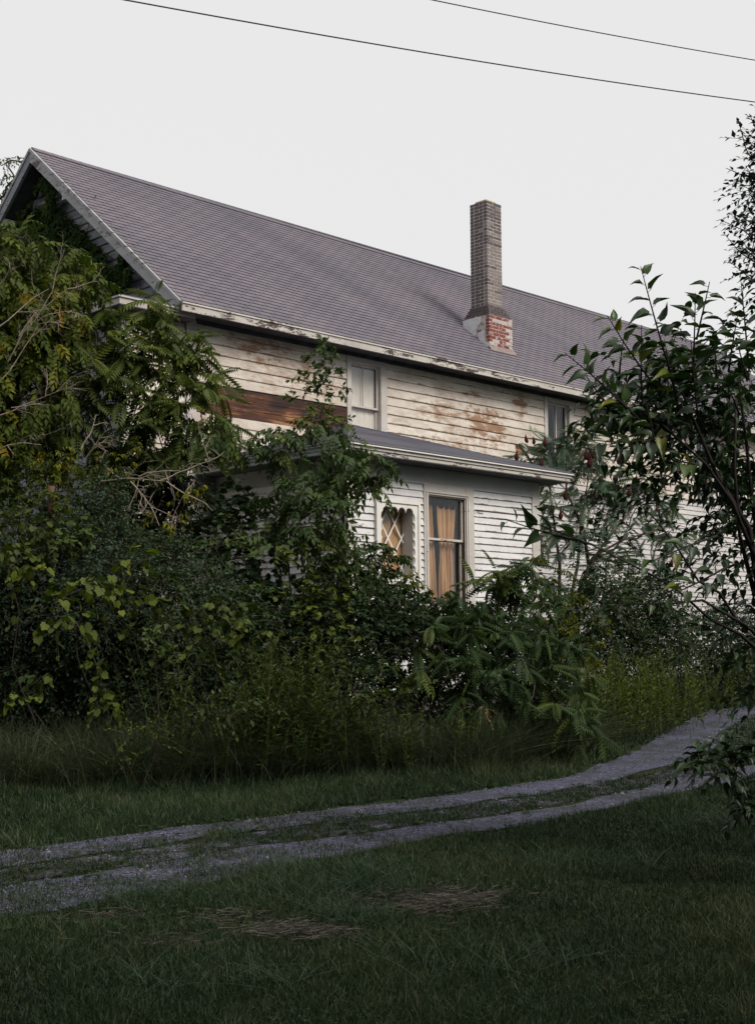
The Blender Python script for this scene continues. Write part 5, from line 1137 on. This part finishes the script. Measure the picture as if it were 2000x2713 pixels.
plant('small_shrub', 'olive leaved little shrub at the grass edge at lower left', 'shrub', root_at(370, 14.6), G((400, 1930, 14.6, 30, 30), (330, 1990, 14.6, 26, 26), (350, 1950, 14.6, 30, 24), (420, 1970, 14.6, 24, 24), (560, 1890, 14.7, 40, 24), (520, 1870, 14.7, 26, 14)), OV, .05, L_OLIVE, nl=8, L=.2, droop=.3, tint=(.3, .6), trunk=.006, lai=1.2)
plant('dried_weed', 'dried tan seed head standing in the weeds below the big shrub', 'weed', root_at(1285, 15.6), G((1287, 1880, 15.6, 12, 22),), KI, .04, simple('dried_seed', (0.26, 0.17, 0.08), .9, .3, 30), nl=9, L=.12, droop=.8, tint=(.3, .6), trunk=.006, hang=.8, lai=1.5)
BACK = [(8.5, -1.5, 11, 7), (-8.5, -1, 11, 7), (-9, -7, 13, 9), (-1, -6.5, 13, 9.5), (6, -7, 13, 9), (13, -4, 12.5, 9), (14.5, 4, 12, 8.5), (15.5, 11, 10.5, 7.5), (-15, -3, 12, 9), (-14.5, 5, 11, 8.5), (-17, 13, 11, 9), (19, -10, 14, 10), (21, 2, 13, 9), (-4, -20, 15, 11), (9, -20, 15, 11), (22, 11, 11, 9)]
# ---- large leaved shrub in the right foreground
def big_tree():
    rt = np.array(root_at(2090, 10.3)); e = empty('mulberry_tree', tuple(rt), label='big leaved dark mulberry tree filling the right foreground before the house', cat='tree')
    LV = Leaves(); ST = MB(); BR = MB(); near = []
    D0 = 10.0
    hand = [  # shoot base px, tip px, leaf size m, count
        ((1775, 985, 9.6), (1697, 705, 9.4), .155, 13), ((1835, 1010, 9.7), (1842, 775, 9.5), .16, 10), ((1845, 900, 9.6), (1880, 745, 9.5), .14, 5), ((1740, 1030, 9.6), (1608, 835, 9.4), .15, 13), ((1640, 1010, 9.6), (1655, 880, 9.5), .12, 4),
        ((1660, 1080, 9.5), (1497, 935, 9.3), .15, 11), ((1985, 985, 9.9), (1963, 745, 9.7), .14, 12), ((1930, 985, 9.8), (1955, 830, 9.7), .13, 5), ((1900, 1010, 9.8), (1893, 900, 9.7), .12, 5), ((1640, 1130, 9.5), (1545, 985, 9.4), .14, 8),
        ((1680, 1110, 9.6), (1570, 1075, 9.4), .13, 6), ((1720, 1170, 9.7), (1560, 1165, 9.5), .16, 6), ((1770, 1150, 9.7), (1640, 1190, 9.5), .15, 8), ((1560, 1440, 9.3), (1335, 1375, 9.1), .145, 9),
        ((1980, 1010, 9.8), (1950, 900, 9.7), .14, 5), ((1740, 1200, 9.7), (1710, 1060, 9.5), .12, 6), ((1800, 1100, 9.7), (1760, 900, 9.5), .16, 10), ((1850, 1110, 9.7), (1830, 900, 9.5), .17, 10), ((1700, 1060, 9.6), (1700, 860, 9.5), .15, 9),
        ((1960, 1100, 9.9), (1900, 960, 9.7), .13, 7), ((1700, 1120, 9.6), (1600, 1010, 9.5), .15, 9), ((1850, 1230, 9.8), (1780, 1220, 9.6), .15, 5), ((1900, 1420, 9.6), (1700, 1500, 9.2), .14, 9), ((1930, 1500, 9.6), (1720, 1600, 9.2), .14, 9)]
    tplV, tplT = HE
    me = bpy.data.meshes.new('leaf'); 
    proto = mesh_np('leaf', tplV, tplT, L_BIGO, e, smooth=True); protos = [proto.data]
    for q in range(3):
        v = tplV.copy(); v[:, 2] += rng.normal(0, .035, len(v)) - .12 * (q - 1) * v[:, 1] ** 2 + (.45 if q == 1 else .12) * np.abs(v[:, 0]); m_ = proto.data.copy()
        m_.vertices.foreach_set('co', v.astype(np.float32).ravel()); m_.update(); protos.append(m_)
    cnt = [0]
    def leafobj(P, Y, N, s):
        Y = Y / np.linalg.norm(Y); X = np.cross(Y, N); X /= np.linalg.norm(X); Z = np.cross(X, Y)
        if cnt[0] == 0: o = proto
        else: o = bpy.data.objects.new('leaf', protos[cnt[0] % 4]); COL.objects.link(o); o.parent = e
        cnt[0] += 1; s2 = s * rng.uniform(.75, 1.1)
        o.matrix_local = Matrix(((X[0] * s2, Y[0] * s, Z[0] * s, P[0] - rt[0]), (X[1] * s2, Y[1] * s, Z[1] * s, P[1] - rt[1]), (X[2] * s2, Y[2] * s, Z[2] * s, P[2] - rt[2]), (0, 0, 0, 1)))
    for (b, t, s, n) in hand:
        A, B = at(*b), at(*t); ax = nrm(B - A); L = np.linalg.norm(B - A); side = nrm(np.cross(ax, [0, -1, 0.2])); mid = (A + B) / 2 + side * rng.uniform(-.04, .04) * L
        C3 = lambda u: (1 - u) ** 2 * A + 2 * u * (1 - u) * mid + u * u * B
        BR.tube(np.array([C3(u) for u in (0, .33, .66, 1)]) - rt, [.009, .007, .005, .003], 5)
        for k in range(n):
            u = .08 + .92 * (k + .5) / n; P = C3(u); sg = 1 if k % 2 else -1
            sz = s * (1.0 - .55 * max(0, (u - .7) / .3)) * rng.uniform(.65, 1.1)
            Y = ax * (.35 + .5 * u) + side * sg * rng.uniform(.6, 1.0) + np.array([rng.normal(0, .15), rng.normal(-.15, .35), -.28 + rng.normal(0, .18)]); N = UPV * .9 + np.array([rng.normal(0, .25), -.45, 0]) + rng.normal(0, .25, 3)
            pet = P + nrm(Y) * .035; BR.tube(np.array([P, pet]) - rt, .0022, 3, cap=False)
            if cnt[0] < 300: leafobj(pet, Y, N, sz)
            else: LV.put(HE, pet[None], Y[None], N[None], sz, np.array([rng.uniform(.2, .8)]))
    # inner mass of the crown
    blobs = [(1700, 1090, 9.9, 90, 70), (1790, 1060, 10, 80, 80), (1880, 1080, 10.1, 90, 80), (1960, 1100, 10.2, 80, 90), (1790, 1160, 10, 90, 50), (1870, 1170, 10.1, 110, 70), (1960, 1230, 10.2, 80, 80), (1830, 1270, 10.1, 80, 50),
             (2050, 1150, 10.3, 110, 160), (2040, 1400, 10.3, 100, 160), (1980, 1360, 10.2, 70, 70), (1830, 990, 9.9, 60, 50), (1780, 940, 9.8, 60, 60), (1700, 990, 9.8, 60, 60), (2060, 1700, 10.2, 90, 150), (1640, 1080, 9.7, 50, 40), (1980, 1010, 10, 40, 40), (1940, 960, 10, 60, 40), (1990, 900, 10, 30, 60), (1900, 1000, 10, 60, 40), (1840, 920, 9.8, 50, 50)]
    for b in blobs:
        c, bs, u, n = blob_shoots(b, 4.6, per=6 * .098 ** 2 * .6 * .85); bs[:, 1] += .25; dd = u * .7 + np.array([-.25, 0, .15]) + rng.normal(0, .3, (n, 3))
        shoots(LV, BR if False else ST, bs, dd, .42 * rng.uniform(.6, 1.2, n), 6, HE, .098, rng.uniform(.1, .6, n), droop=.25, spread=.8, hang=.3, stemr=.003)
    blobs2 = [(1760, 1300, 10.1, 70, 50), (1760, 1400, 10.1, 120, 70), (1880, 1420, 10.2, 110, 80), (1680, 1480, 10, 110, 60), (1820, 1520, 10.1, 130, 70), (1560, 1560, 10, 90, 60), (1700, 1590, 10, 120, 60), (1900, 1620, 10.2, 100, 70), (1460, 1600, 10, 50, 50), (1560, 1460, 10, 70, 50), (1650, 1660, 10.1, 110, 40), (1830, 1680, 10.2, 120, 50), (1960, 1520, 10.2, 80, 90)]
    for b in blobs2:
        c, bs, u, n = blob_shoots(b, .62, per=7 * .072 ** 2 * .6 * .85); dd = u * .5 + np.array([-.6, 0, .1]) + rng.normal(0, .25, (n, 3))
        shoots(LV, ST, bs, dd, .45 * rng.uniform(.6, 1.2, n), 7, HE, .072, rng.uniform(.0, .45, n), droop=.2, spread=.8, hang=.2, stemr=.0025)
    def br(pts, r): BR.tube(np.array([at(*p) for p in pts]) - rt, r, 6)
    br([(2110, 2330, 10.4), (2080, 1950, 10.4), (2020, 1640, 10.3), (1985, 1400, 10.2), (1900, 1260, 10.1), (1845, 1130, 10), (1790, 1000, 9.9)], [.042, .034, .026, .021, .016, .012, .008])
    br([(2000, 1480, 10.2), (1940, 1330, 10.1), (1870, 1230, 10), (1760, 1130, 9.9), (1680, 1080, 9.7)], [.018, .015, .012, .009, .006])
    br([(2030, 1620, 10.3), (1990, 1300, 10.3), (1975, 1150, 10.2), (1955, 1000, 10)], [.02, .014, .011, .007])
    br([(2060, 1740, 10.3), (1990, 1670, 10), (1950, 1640, 9.9), (1905, 1570, 9.8), (1850, 1540, 9.7), (1800, 1460, 9.6), (1740, 1380, 9.5), (1690, 1330, 9.5)], [.016, .013, .011, .010, .008, .007, .006, .004])
    br([(2080, 1790, 10.3), (1960, 1680, 9.9), (1880, 1640, 9.8), (1790, 1560, 9.6), (1720, 1520, 9.5), (1560, 1440, 9.3), (1400, 1380, 9.1)], [.015, .012, .010, .008, .007, .005, .003])
    br([(1980, 1660, 9.9), (1860, 1590, 9.7), (1780, 1600, 9.6), (1660, 1600, 9.5)], [.012, .009, .006, .004])
    br([(1950, 1060, 10), (1945, 1240, 10.1), (1960, 1420, 10.2), (2000, 1580, 10.3)], [.01, .013, .015, .02])
    for A in (LV.V, ST.v):
        for i in range(len(A)): A[i] = A[i] - rt
    LV.build('leaf', L_BIG, e, kind='stuff', smooth=True); ST.build('twigs', M_BARK, e, kind='stuff'); BR.build('branches', simple('black_bark', (0.028, 0.024, 0.022), .85, .3, 14), e, smooth=True)
big_tree()
def elm():
    rt = np.array(root_at(2230, 12)); e = empty('elm_tree', tuple(rt), label='small leaved dark elm branches against the sky at the upper right edge', cat='tree'); LV = Leaves(); ST = MB(); BR = MB()
    def sh(b, t, n, s):
        A, B = at(*b), at(*t); L = np.linalg.norm(B - A)
        shoots(LV, None, A[None], (B - A)[None], L, n, OV, s, .4, droop=.02, spread=.9, hang=.2, skip=.05, flat=.5, fwdk=.4); BR.tube(np.array([A, (A + B) / 2 + rng.normal(0, .02, 3), B]) - rt, [.007, .005, .003], 4)
    for (b, t, n) in [((2010, 450), (1955, 315), 16), ((2020, 470), (1925, 445), 12), ((2010, 400), (1960, 345), 10), ((2040, 560), (1985, 500), 10), ((2030, 660), (1905, 580), 20), ((2030, 590), (1940, 585), 14), ((2010, 700), (1920, 620), 16), ((2020, 760), (1930, 690), 14), ((2040, 430), (1985, 300), 12), ((2030, 520), (1975, 440), 12), ((2040, 690), (1975, 660), 12), ((2030, 620), (1960, 570), 12), ((2060, 540), (1990, 400), 16), ((2040, 760), (1985, 740), 8), ((2000, 600), (1960, 610), 8), ((2010, 480), (1970, 460), 10), ((2005, 560), (1985, 700), 16), ((2030, 350), (1990, 420), 12)]:
        sh((*b, 11.6), (*t, 11.5), n, .075)
    for b in [(2060, 500, 11.8, 60, 160, .4), (2110, 700, 12, 90, 150, .6), (2160, 400, 12, 120, 180, .7), (2010, 680, 11.7, 22, 60, .2), (2005, 400, 11.7, 14, 60, .2)]:
        c, bs, u, n = blob_shoots(b, 2.2, per=8 * .072 ** 2 * .28 * .85); shoots(LV, ST, bs, u + rng.normal(0, .3, (n, 3)), .4, 8, OV, .072, rng.uniform(.2, .6, n), droop=.2)
    BR.tube(np.array([at(2230, 2300, 12), at(2200, 1500, 12), at(2120, 900, 12), at(2060, 600, 11.8), at(2010, 450, 11.6)]) - rt, [.12, .09, .05, .03, .012], 7)
    for (a, b) in (((2120, 900), (2000, 700)), ((2080, 700), (2020, 590)), ((2060, 620), (2010, 700)), ((2030, 500), (2010, 400)), ((2100, 800), (2020, 760))): BR.tube(np.array([at(*a, 11.9), at(*b, 11.6)]) - rt, [.025, .008], 5)
    for A in (LV.V, ST.v):
        for i in range(len(A)): A[i] = A[i] - rt
    LV.build('crown', L_ELM, e); ST.build('twigs', M_BARK, e, kind='stuff'); BR.build('trunk', M_BARK, e)
elm()
plant('foreground_shrub', 'dark big leaved low shrub poking in at the right edge over the drive', 'shrub', root_at(2060, 9.3), G((1850, 2020, 9.2, 40, 14), (1900, 2010, 9.2, 50, 20), (1890, 2050, 9.2, 60, 18), (1960, 2050, 9.3, 50, 40), (1990, 2100, 9.3, 40, 50), (2040, 2080, 9.3, 60, 90), (1985, 1950, 9.4, 30, 12), (2060, 1960, 9.4, 50, 50), (2030, 2180, 9.2, 40, 60)), HE, .105, L_BIG, nl=6, L=.25, lai=2.6, droop=.3, tint=(.1, .4), trunk=.012, hang=.3, upb=.0)

# ------------------------------------------------------------------ grass
def grass_mat(name, stops, trans=.25):
    n = NT(name); c = n.ramp(n.attr(), stops); return n.pbr(c, .55, .3, None, trans, c)
G_LAWN = grass_mat('lawn_blade', [(0, (0.009, 0.019, 0.008)), (.45, (0.022, 0.045, 0.017)), (.8, (0.042, 0.075, 0.028)), (1, (0.095, 0.105, 0.05))])
G_TALL = grass_mat('tall_grass_blade', [(0, (0.024, 0.040, 0.020)), (.5, (0.058, 0.082, 0.036)), (.85, (0.10, 0.125, 0.055)), (1, (0.26, 0.23, 0.14))])
G_TUFT = grass_mat('tuft_blade', [(0, (0.014, 0.030, 0.014)), (.5, (0.030, 0.060, 0.026)), (1, (0.075, 0.11, 0.05))])
G_STRAW = grass_mat('straw', [(0, (0.026, 0.022, 0.019)), (.5, (0.060, 0.052, 0.044)), (1, (0.14, 0.12, 0.10))], .05)
def blades(P, h, w, tint, lean=.35, seg=2, curl=.5, dirs=None):
    """P (n,2) positions, h heights -> arching blades"""
    n = len(P); a = rng.uniform(0, 6.28, n) if dirs is None else dirs; ld = np.c_[np.cos(a), np.sin(a)]; ln = np.abs(rng.normal(0, lean, n)); b = rng.uniform(0, 6.28, n); wd = np.c_[np.cos(b), np.sin(b)] * w[:, None]
    z0 = zg(P[:, 0], P[:, 1]) - .006; V = []
    for k in range(seg + 1):
        t = k / seg; off = (ln * t + curl * ln * t * t) * h; z = z0 + h * t * (1 - .35 * np.minimum(ln, 1.2) * t)
        c = np.c_[P + ld * off[:, None], z]; ww = 1 - .6 * t
        if k < seg: V += [c - np.c_[wd * ww, z * 0], c + np.c_[wd * ww, z * 0]]
        else: V.append(c)
    V = np.stack(V, 1); m = V.shape[1]; t = []
    for k in range(seg - 1): t += [(2 * k, 2 * k + 1, 2 * k + 3), (2 * k, 2 * k + 3, 2 * k + 2)]
    t.append((2 * seg - 2, 2 * seg - 1, 2 * seg)); T = (np.array(t)[None] + (np.arange(n) * m)[:, None, None]).reshape(-1, 3)
    return V.reshape(-1, 3), T, np.repeat(np.clip(tint, 0, 1), m)
def lawn():
    n = 600000; yy = 5.2 + 25 * rng.random(n) ** 1.25; P = np.c_[rng.uniform(-1, 1, n) * (.30 * yy + 1.2), yy]
    # fewer, broader blades with distance
    jt = np.c_[vnoise(P, 2.6, 41) - .5, vnoise(P, 2.6, 42) - .5] * .30 + np.c_[vnoise(P, 9, 43) - .5, vnoise(P, 9, 44) - .5] * .16
    tr = inside(P + jt, PF) | inside(P + jt, PN); mid = inside(P + jt, PM); k2 = vnoise(P, 3.3, 8) * .6 + vnoise(P, 9, 12) * .4
    u = rng.random(len(P)); leftness = np.clip((1.0 - P[:, 0]) / 2.6, 0, 1)
    keep = np.where(tr, (u < .05 + .80 * leftness) & (k2 > .53 - .15 * leftness), np.where(mid, (u < .95) & (k2 > .36 - .08 * (1 - leftness)), True))
    bare = np.zeros(len(P), bool)
    for (px, py, rx, ry) in BARE_PX:
        c = on_ground(px, py); d = ((P[:, 0] - c[0]) / rx) ** 2 + ((P[:, 1] - c[1]) / ry) ** 2; bare |= (d < .8 + 1.5 * (k2 - .5)) & (u < .48)
    wl = np.interp(P[:, 0], EDGE_W[:, 0], EDGE_W[:, 1]); P = P[keep & ~bare & (P[:, 1] < wl + .5)]; tr = inside(P, PF) | inside(P, PN); mid = inside(P, PM)
    n = len(P); D = P[:, 1]; big = vnoise(P, .9, 2); tuft = vnoise(P, 4.5, 77)
    h = (.030 + .05 * rng.random(n) ** 1.5) * (.5 + 1.0 * tuft ** 1.5 + .6 * big ** 2); h *= np.where(tr, .55, np.where(mid, .7, 1.0)); h += np.where(tr | mid, .008, 0); verge = (~inside(P, PALL)) & (wlab(P) > 0); h *= np.where(verge, 1.5, 1.0)
    w = .0016 + .00024 * D
    dry = vnoise(P, .6, 19); tint = .38 + .7 * (big - .5) + .45 * (tuft - .5) + .3 * (dry - .5) + rng.normal(0, .16, n) + np.where(rng.random(n) < .04 + .10 * (dry > .7), .55, 0) + np.where(verge, .10, 0)
    ed = np.interp(P[:, 0], EDGE_W[:, 0], EDGE_W[:, 1]) - P[:, 1]; h *= 1 + 1.8 * np.exp(-(np.maximum(ed + .1, 0) / .45) ** 2)
    nr = D < 9.5; A_ = blades(P[nr], h[nr], w[nr], tint[nr], .5, 2); B_ = blades(P[~nr], h[~nr], w[~nr] * 1.25, tint[~nr], .5, 1)
    V, T, a = np.vstack([A_[0], B_[0]]), np.vstack([A_[1], B_[1] + len(A_[0])]), np.r_[A_[2], B_[2]]; o = tag(mesh_np('lawn_grass', V, T, G_LAWN, tint=a), 'dark green mown lawn grass on both sides of the gravel drive', 'grass', kind='stuff'); TRI[0] += len(T)
BARE_PX = [(1165, 2400, .42, .36), (780, 2478, .36, .22), (620, 2440, .3, .18), (300, 2440, .35, .2), (430, 2500, .4, .2), (1000, 2390, .25, .18)]
EDGE_W = np.array([on_ground(*p)[:2] for p in [(-400, 2110), (0, 2085), (250, 2085), (500, 2075), (700, 2062), (900, 2050), (1100, 2045), (1300, 2035), (1450, 2005), (1560, 1975), (1640, 1930), (1720, 1880), (1800, 1850), (1950, 1828), (2200, 1815)]])
def wlab(P): return np.where(P[:, 1] > np.interp(P[:, 0], E_ft[:, 0], E_ft[:, 1]), 1, 0)
lawn()
def tall_grass():
    Vs, Ts, As, off = [], [], [], 0
    k = 620; tx = rng.uniform(-5.6, 9.0, k); row = np.abs(rng.normal(0, .5, k)); ty = np.interp(tx, EDGE_W[:, 0], EDGE_W[:, 1]) + row + .30 * (vnoise(np.c_[tx, tx * 0], 1.1, 61) - .55)
    Ht = rng.uniform(.28, .62, k) * (1 + .5 * np.clip(row, 0, .8)) * (1 - .30 * np.clip((tx - 2) / 3.5, 0, 1)); tt = rng.uniform(.10, .62, k)
    nb = rng.integers(40, 110, k); idx = np.repeat(np.arange(k), nb); n = len(idx); a = rng.uniform(0, 6.28, n); r = np.abs(rng.normal(0, .05, n))
    bias = rng.uniform(0, 6.28, k)[idx]; d = a + .5 * np.sin(bias - a)
    P = np.c_[tx[idx] + np.cos(a) * r, ty[idx] + np.sin(a) * r]
    h = Ht[idx] * rng.uniform(.55, 1.15, n); tint = tt[idx] + rng.normal(0, .13, n) + np.where(rng.random(n) < .08, .5, 0)
    V, T, at_ = blades(P, h, rng.uniform(.003, .006, n), tint, .55, 5, 1.5, d); Vs.append(V); Ts.append(T); As.append(at_); off += len(V)
    n = 22000; x = rng.uniform(-5.6, 9.0, n); P = np.c_[x, np.interp(x, EDGE_W[:, 0], EDGE_W[:, 1]) + rng.normal(.35, .35, n)]; d = rng.uniform(0, 6.28, n)
    V, T, at_ = blades(P, rng.uniform(.15, .55, n), np.full(n, .0035), .35 + .3 * (vnoise(P, 1.5, 14) - .5) + rng.normal(0, .15, n), .5, 3, .9, d); Vs.append(V); Ts.append(T + off); As.append(at_)
    tag(mesh_np('tall_grass', np.vstack(Vs), np.vstack(Ts), G_TALL, tint=np.concatenate(As)), 'long arching unmown grass along the foot of the hedge', 'grass', kind='stuff'); TRI[0] += sum(map(len, Ts))
tall_grass()
def long_tufts():
    Ps = []
    for (px, py, rx, ry, m) in [(950, 2330, .45, .28, 1500), (1050, 2360, .3, .2, 900), (800, 2380, .35, .25, 900), (640, 2330, .35, .2, 600), (900, 2450, .3, .2, 600), (350, 2400, .5, .2, 600), (1280, 2560, .5, .25, 500), (1500, 2300, .5, .3, 400), (600, 2620, .5, .2, 400), (1930, 2190, .3, .25, 700)]:
        c = on_ground(px, py); Ps.append(np.c_[c[0] + rng.normal(0, rx * .7, m), c[1] + rng.normal(0, ry * .8, m)])
    P = np.vstack(Ps); n = len(P); P = P[vnoise(P, 7, 71) > .45]; n = len(P)
    V, T, a = blades(P, rng.uniform(.08, .22, n), np.full(n, .0028), .5 + .3 * (vnoise(P, 3, 72) - .5) + rng.normal(0, .15, n), .6, 4, 1.4); tag(mesh_np('grass_tufts', V, T, G_TUFT, tint=a), 'longer arching grass tufts around the dry straw patches in the lawn', 'grass', kind='stuff')
long_tufts()
def straw():
    Ps = []
    for (px, py, rx, ry, m) in [(1165, 2400, .36, .34, 800), (780, 2478, .32, .20, 500), (620, 2440, .3, .18, 90), (300, 2440, .35, .2, 90), (430, 2500, .4, .2, 80), (1010, 2390, .25, .18, 90), (1950, 2185, .25, .2, 160), (1290, 1985, .4, .3, 300)]:
        c = on_ground(px, py); Ps.append(np.c_[c[0] + rng.normal(0, rx * .55, m), c[1] + rng.normal(0, ry * .55, m)])
    P = np.vstack(Ps); n = len(P); a = rng.uniform(0, 6.28, n); L = rng.uniform(.025, .12, n); el = rng.uniform(-.05, .25, n); z = zg(P[:, 0], P[:, 1]) + rng.uniform(.005, .05, n)
    A = np.c_[P, z]; d = np.c_[np.cos(a) * L, np.sin(a) * L, el * L]; B = A + d; s = np.c_[-np.sin(a), np.cos(a), a * 0] * .0018
    V = np.stack([A - s, A + s, B + s * .6, B - s * .6, A + (0, 0, .003), B + (0, 0, .003)], 1); t = np.array([(0, 4, 5), (0, 5, 3), (4, 1, 2), (4, 2, 5)]); T = (t[None] + (np.arange(n) * 6)[:, None, None]).reshape(-1, 3)
    tag(mesh_np('dry_straw', V.reshape(-1, 3), T, G_STRAW, tint=np.repeat(rng.random(n), 6)), 'dry brown cut straw lying in bare patches of the lawn', 'straw', kind='stuff')
straw()
def broad_weeds():
    LV = Leaves(); C_ = []
    for k in range(620):
        t = rng.random()
        if t < .55: e_ = E_ft; off = rng.normal(.08, .10)
        elif t < .8: e_ = E_fb if rng.random() < .5 else E_nt; off = rng.normal(0, .12)
        else: e_ = E_nb; off = -rng.uniform(0, .3)
        q = e_[rng.integers(0, len(e_))] + (0, off)
        if abs(q[0]) < .3 * q[1] + .8 and 6 < q[1] < 27: C_.append(q)
    for k in range(40):
        q = np.array([rng.uniform(-3, 3.5), rng.uniform(6, 12)]); C_.append(q)
    for q in C_:
        m = rng.integers(5, 9); a = rng.uniform(0, 6.28) + np.arange(m) * 6.28 / m; s = rng.uniform(.025, .06)
        P = np.tile([q[0], q[1], gz(*q) + .015], (m, 1)) + np.c_[np.cos(a), np.sin(a), a * 0] * .01
        LV.put(OV, P, np.c_[np.cos(a), np.sin(a), rng.uniform(.15, .7, m)], np.tile(UPV, (m, 1)) + rng.normal(0, .1, (m, 3)), s * rng.uniform(.7, 1.2, m), rng.uniform(.0, .6, m))
    n = 150000; yy = 6 + 22 * rng.random(n) ** 1.3; P = np.c_[rng.uniform(-1, 1, n) * (.30 * yy + .8), yy]; m = inside(P, PM); t2 = inside(P, PF) | inside(P, PN); k2 = vnoise(P, 4.1, 51) * .5 + vnoise(P, 11, 52) * .5; lf = np.clip((.9 - P[:, 0]) / 2.6, 0, 1)
    keep = (m & (k2 > .44 - .05 * (1 - lf)) & (rng.random(n) < .8)) | (t2 & (k2 > .60 - .12 * lf) & (rng.random(n) < .12 + .8 * lf)) | (~m & ~t2 & (vnoise(P, 1.4, 53) > .74) & (rng.random(n) < .25) & (P[:, 1] < np.interp(P[:, 0], EDGE_W[:, 0], EDGE_W[:, 1]))); P = P[keep]; n = len(P); a = rng.uniform(0, 6.28, n)
    LV.put(OV, np.c_[P, zg(P[:, 0], P[:, 1]) + .012 + rng.uniform(0, .02, n)], np.c_[np.cos(a), np.sin(a), rng.uniform(-.1, .5, n)], np.tile(UPV, (n, 1)) + rng.normal(0, .35, (n, 3)), rng.uniform(.012, .032, n), rng.normal(.35, .2, n))
    tag(LV.build('broadleaf_weeds', leaf_mat('plantain_leaf', [(0, (0.022, 0.038, 0.016)), (.6, (0.05, 0.075, 0.03)), (1, (0.09, 0.12, 0.05))])), 'low broadleaf weeds growing along the edges of the wheel tracks', 'weeds', kind='stuff')
broad_weeds()

# ------------------------------------------------------------------ trees standing behind the viewpoint and beside the lawn
L_BACK = leaf_mat('roadside_tree_leaf', [(0, (0.02, 0.034, 0.012)), (1, (0.05, 0.075, 0.024))])
def back_tree(x, y, h, w, src=[]):
    z0 = gz(x, y)
    if not src:
        e = empty('roadside_tree', (x, y, z0)); LV = Leaves(); n = 4200; u = nrm(rng.normal(0, 1, (n, 3))); r = rng.uniform(.35, 1, n) ** .5; P = u * r[:, None] * np.array([.5, .5, .42]) + (0, 0, .57)
        bump = .85 + .3 * vnoise(np.c_[u[:, 0] * 2 + u[:, 2], u[:, 1] * 2 - u[:, 2]], 1.5, 6); P = (P - (0, 0, .57)) * bump[:, None] + (0, 0, .57)
        LV.put(OV, P, rng.normal(0, 1, (n, 3)), rng.normal(0, 1, (n, 3)), .11, rng.uniform(0, 1, n)); cr_ = LV.build('crown', L_BACK, e)
        mb = MB(); mb.tube([(0, 0, -.02), (.01, 0, .25), (0, .01, .6)], [.03, .022, .008], 7)
        for a in range(6): mb.tube([(0, 0, .2 + .05 * a), (.15 * math.cos(a * 2.2), .15 * math.sin(a * 2.2), .42 + .05 * a), (.3 * math.cos(a * 2.2), .3 * math.sin(a * 2.2), .5 + .05 * a)], [.014, .009, .004], 5)
        mb.build('trunk', M_BARK, e); src.append(e)
    else:
        e = src[0].copy(); COL.objects.link(e)
        for ch in list(src[0].children): c = ch.copy(); COL.objects.link(c); c.parent = e
    e.location = (x, y, z0); e.scale = (w, w, h); e.rotation_euler = (0, 0, rng.uniform(0, 6))
    tag(e, 'tall broad leafy tree behind the viewpoint, outside the picture', 'tree', 'trees behind the viewpoint')
for t in BACK: back_tree(*t)

# ------------------------------------------------------------------ overhead wires
M_WIRE = simple('black_cable', (0.035, 0.035, 0.05), .6, .1, 3)
def wire(name, label, a, b, r, sag):
    A, B = at(*a), at(*b); d = B - A; pts = []
    for t in np.linspace(-1.6, 2.6, 60): p = A + d * t; p[2] += sag * ((t - .5) ** 2 - .25); pts.append(p)
    pts = np.array(pts); rt = pts[0].copy(); mb = MB(); mb.tube(pts - rt, r, 6); o = mb.build(name, M_WIRE, smooth=True); o.location = tuple(rt); tag(o, label, 'cable', 'overhead cables')
wire('overhead_cable', 'lower and longer of the two dark cables crossing the pale sky', (341, 0, 15), (2000, 269, 21), .0085, .22)
wire('overhead_cable', 'upper shorter dark cable cutting the top right corner of the sky', (1154, 0, 18.5), (2000, 158, 21.5), .0078, .10)
print('TRIS', sum(len(o.data.polygons) for o in bpy.data.objects if o.type == 'MESH'), 'clapboards', CLAP[0])
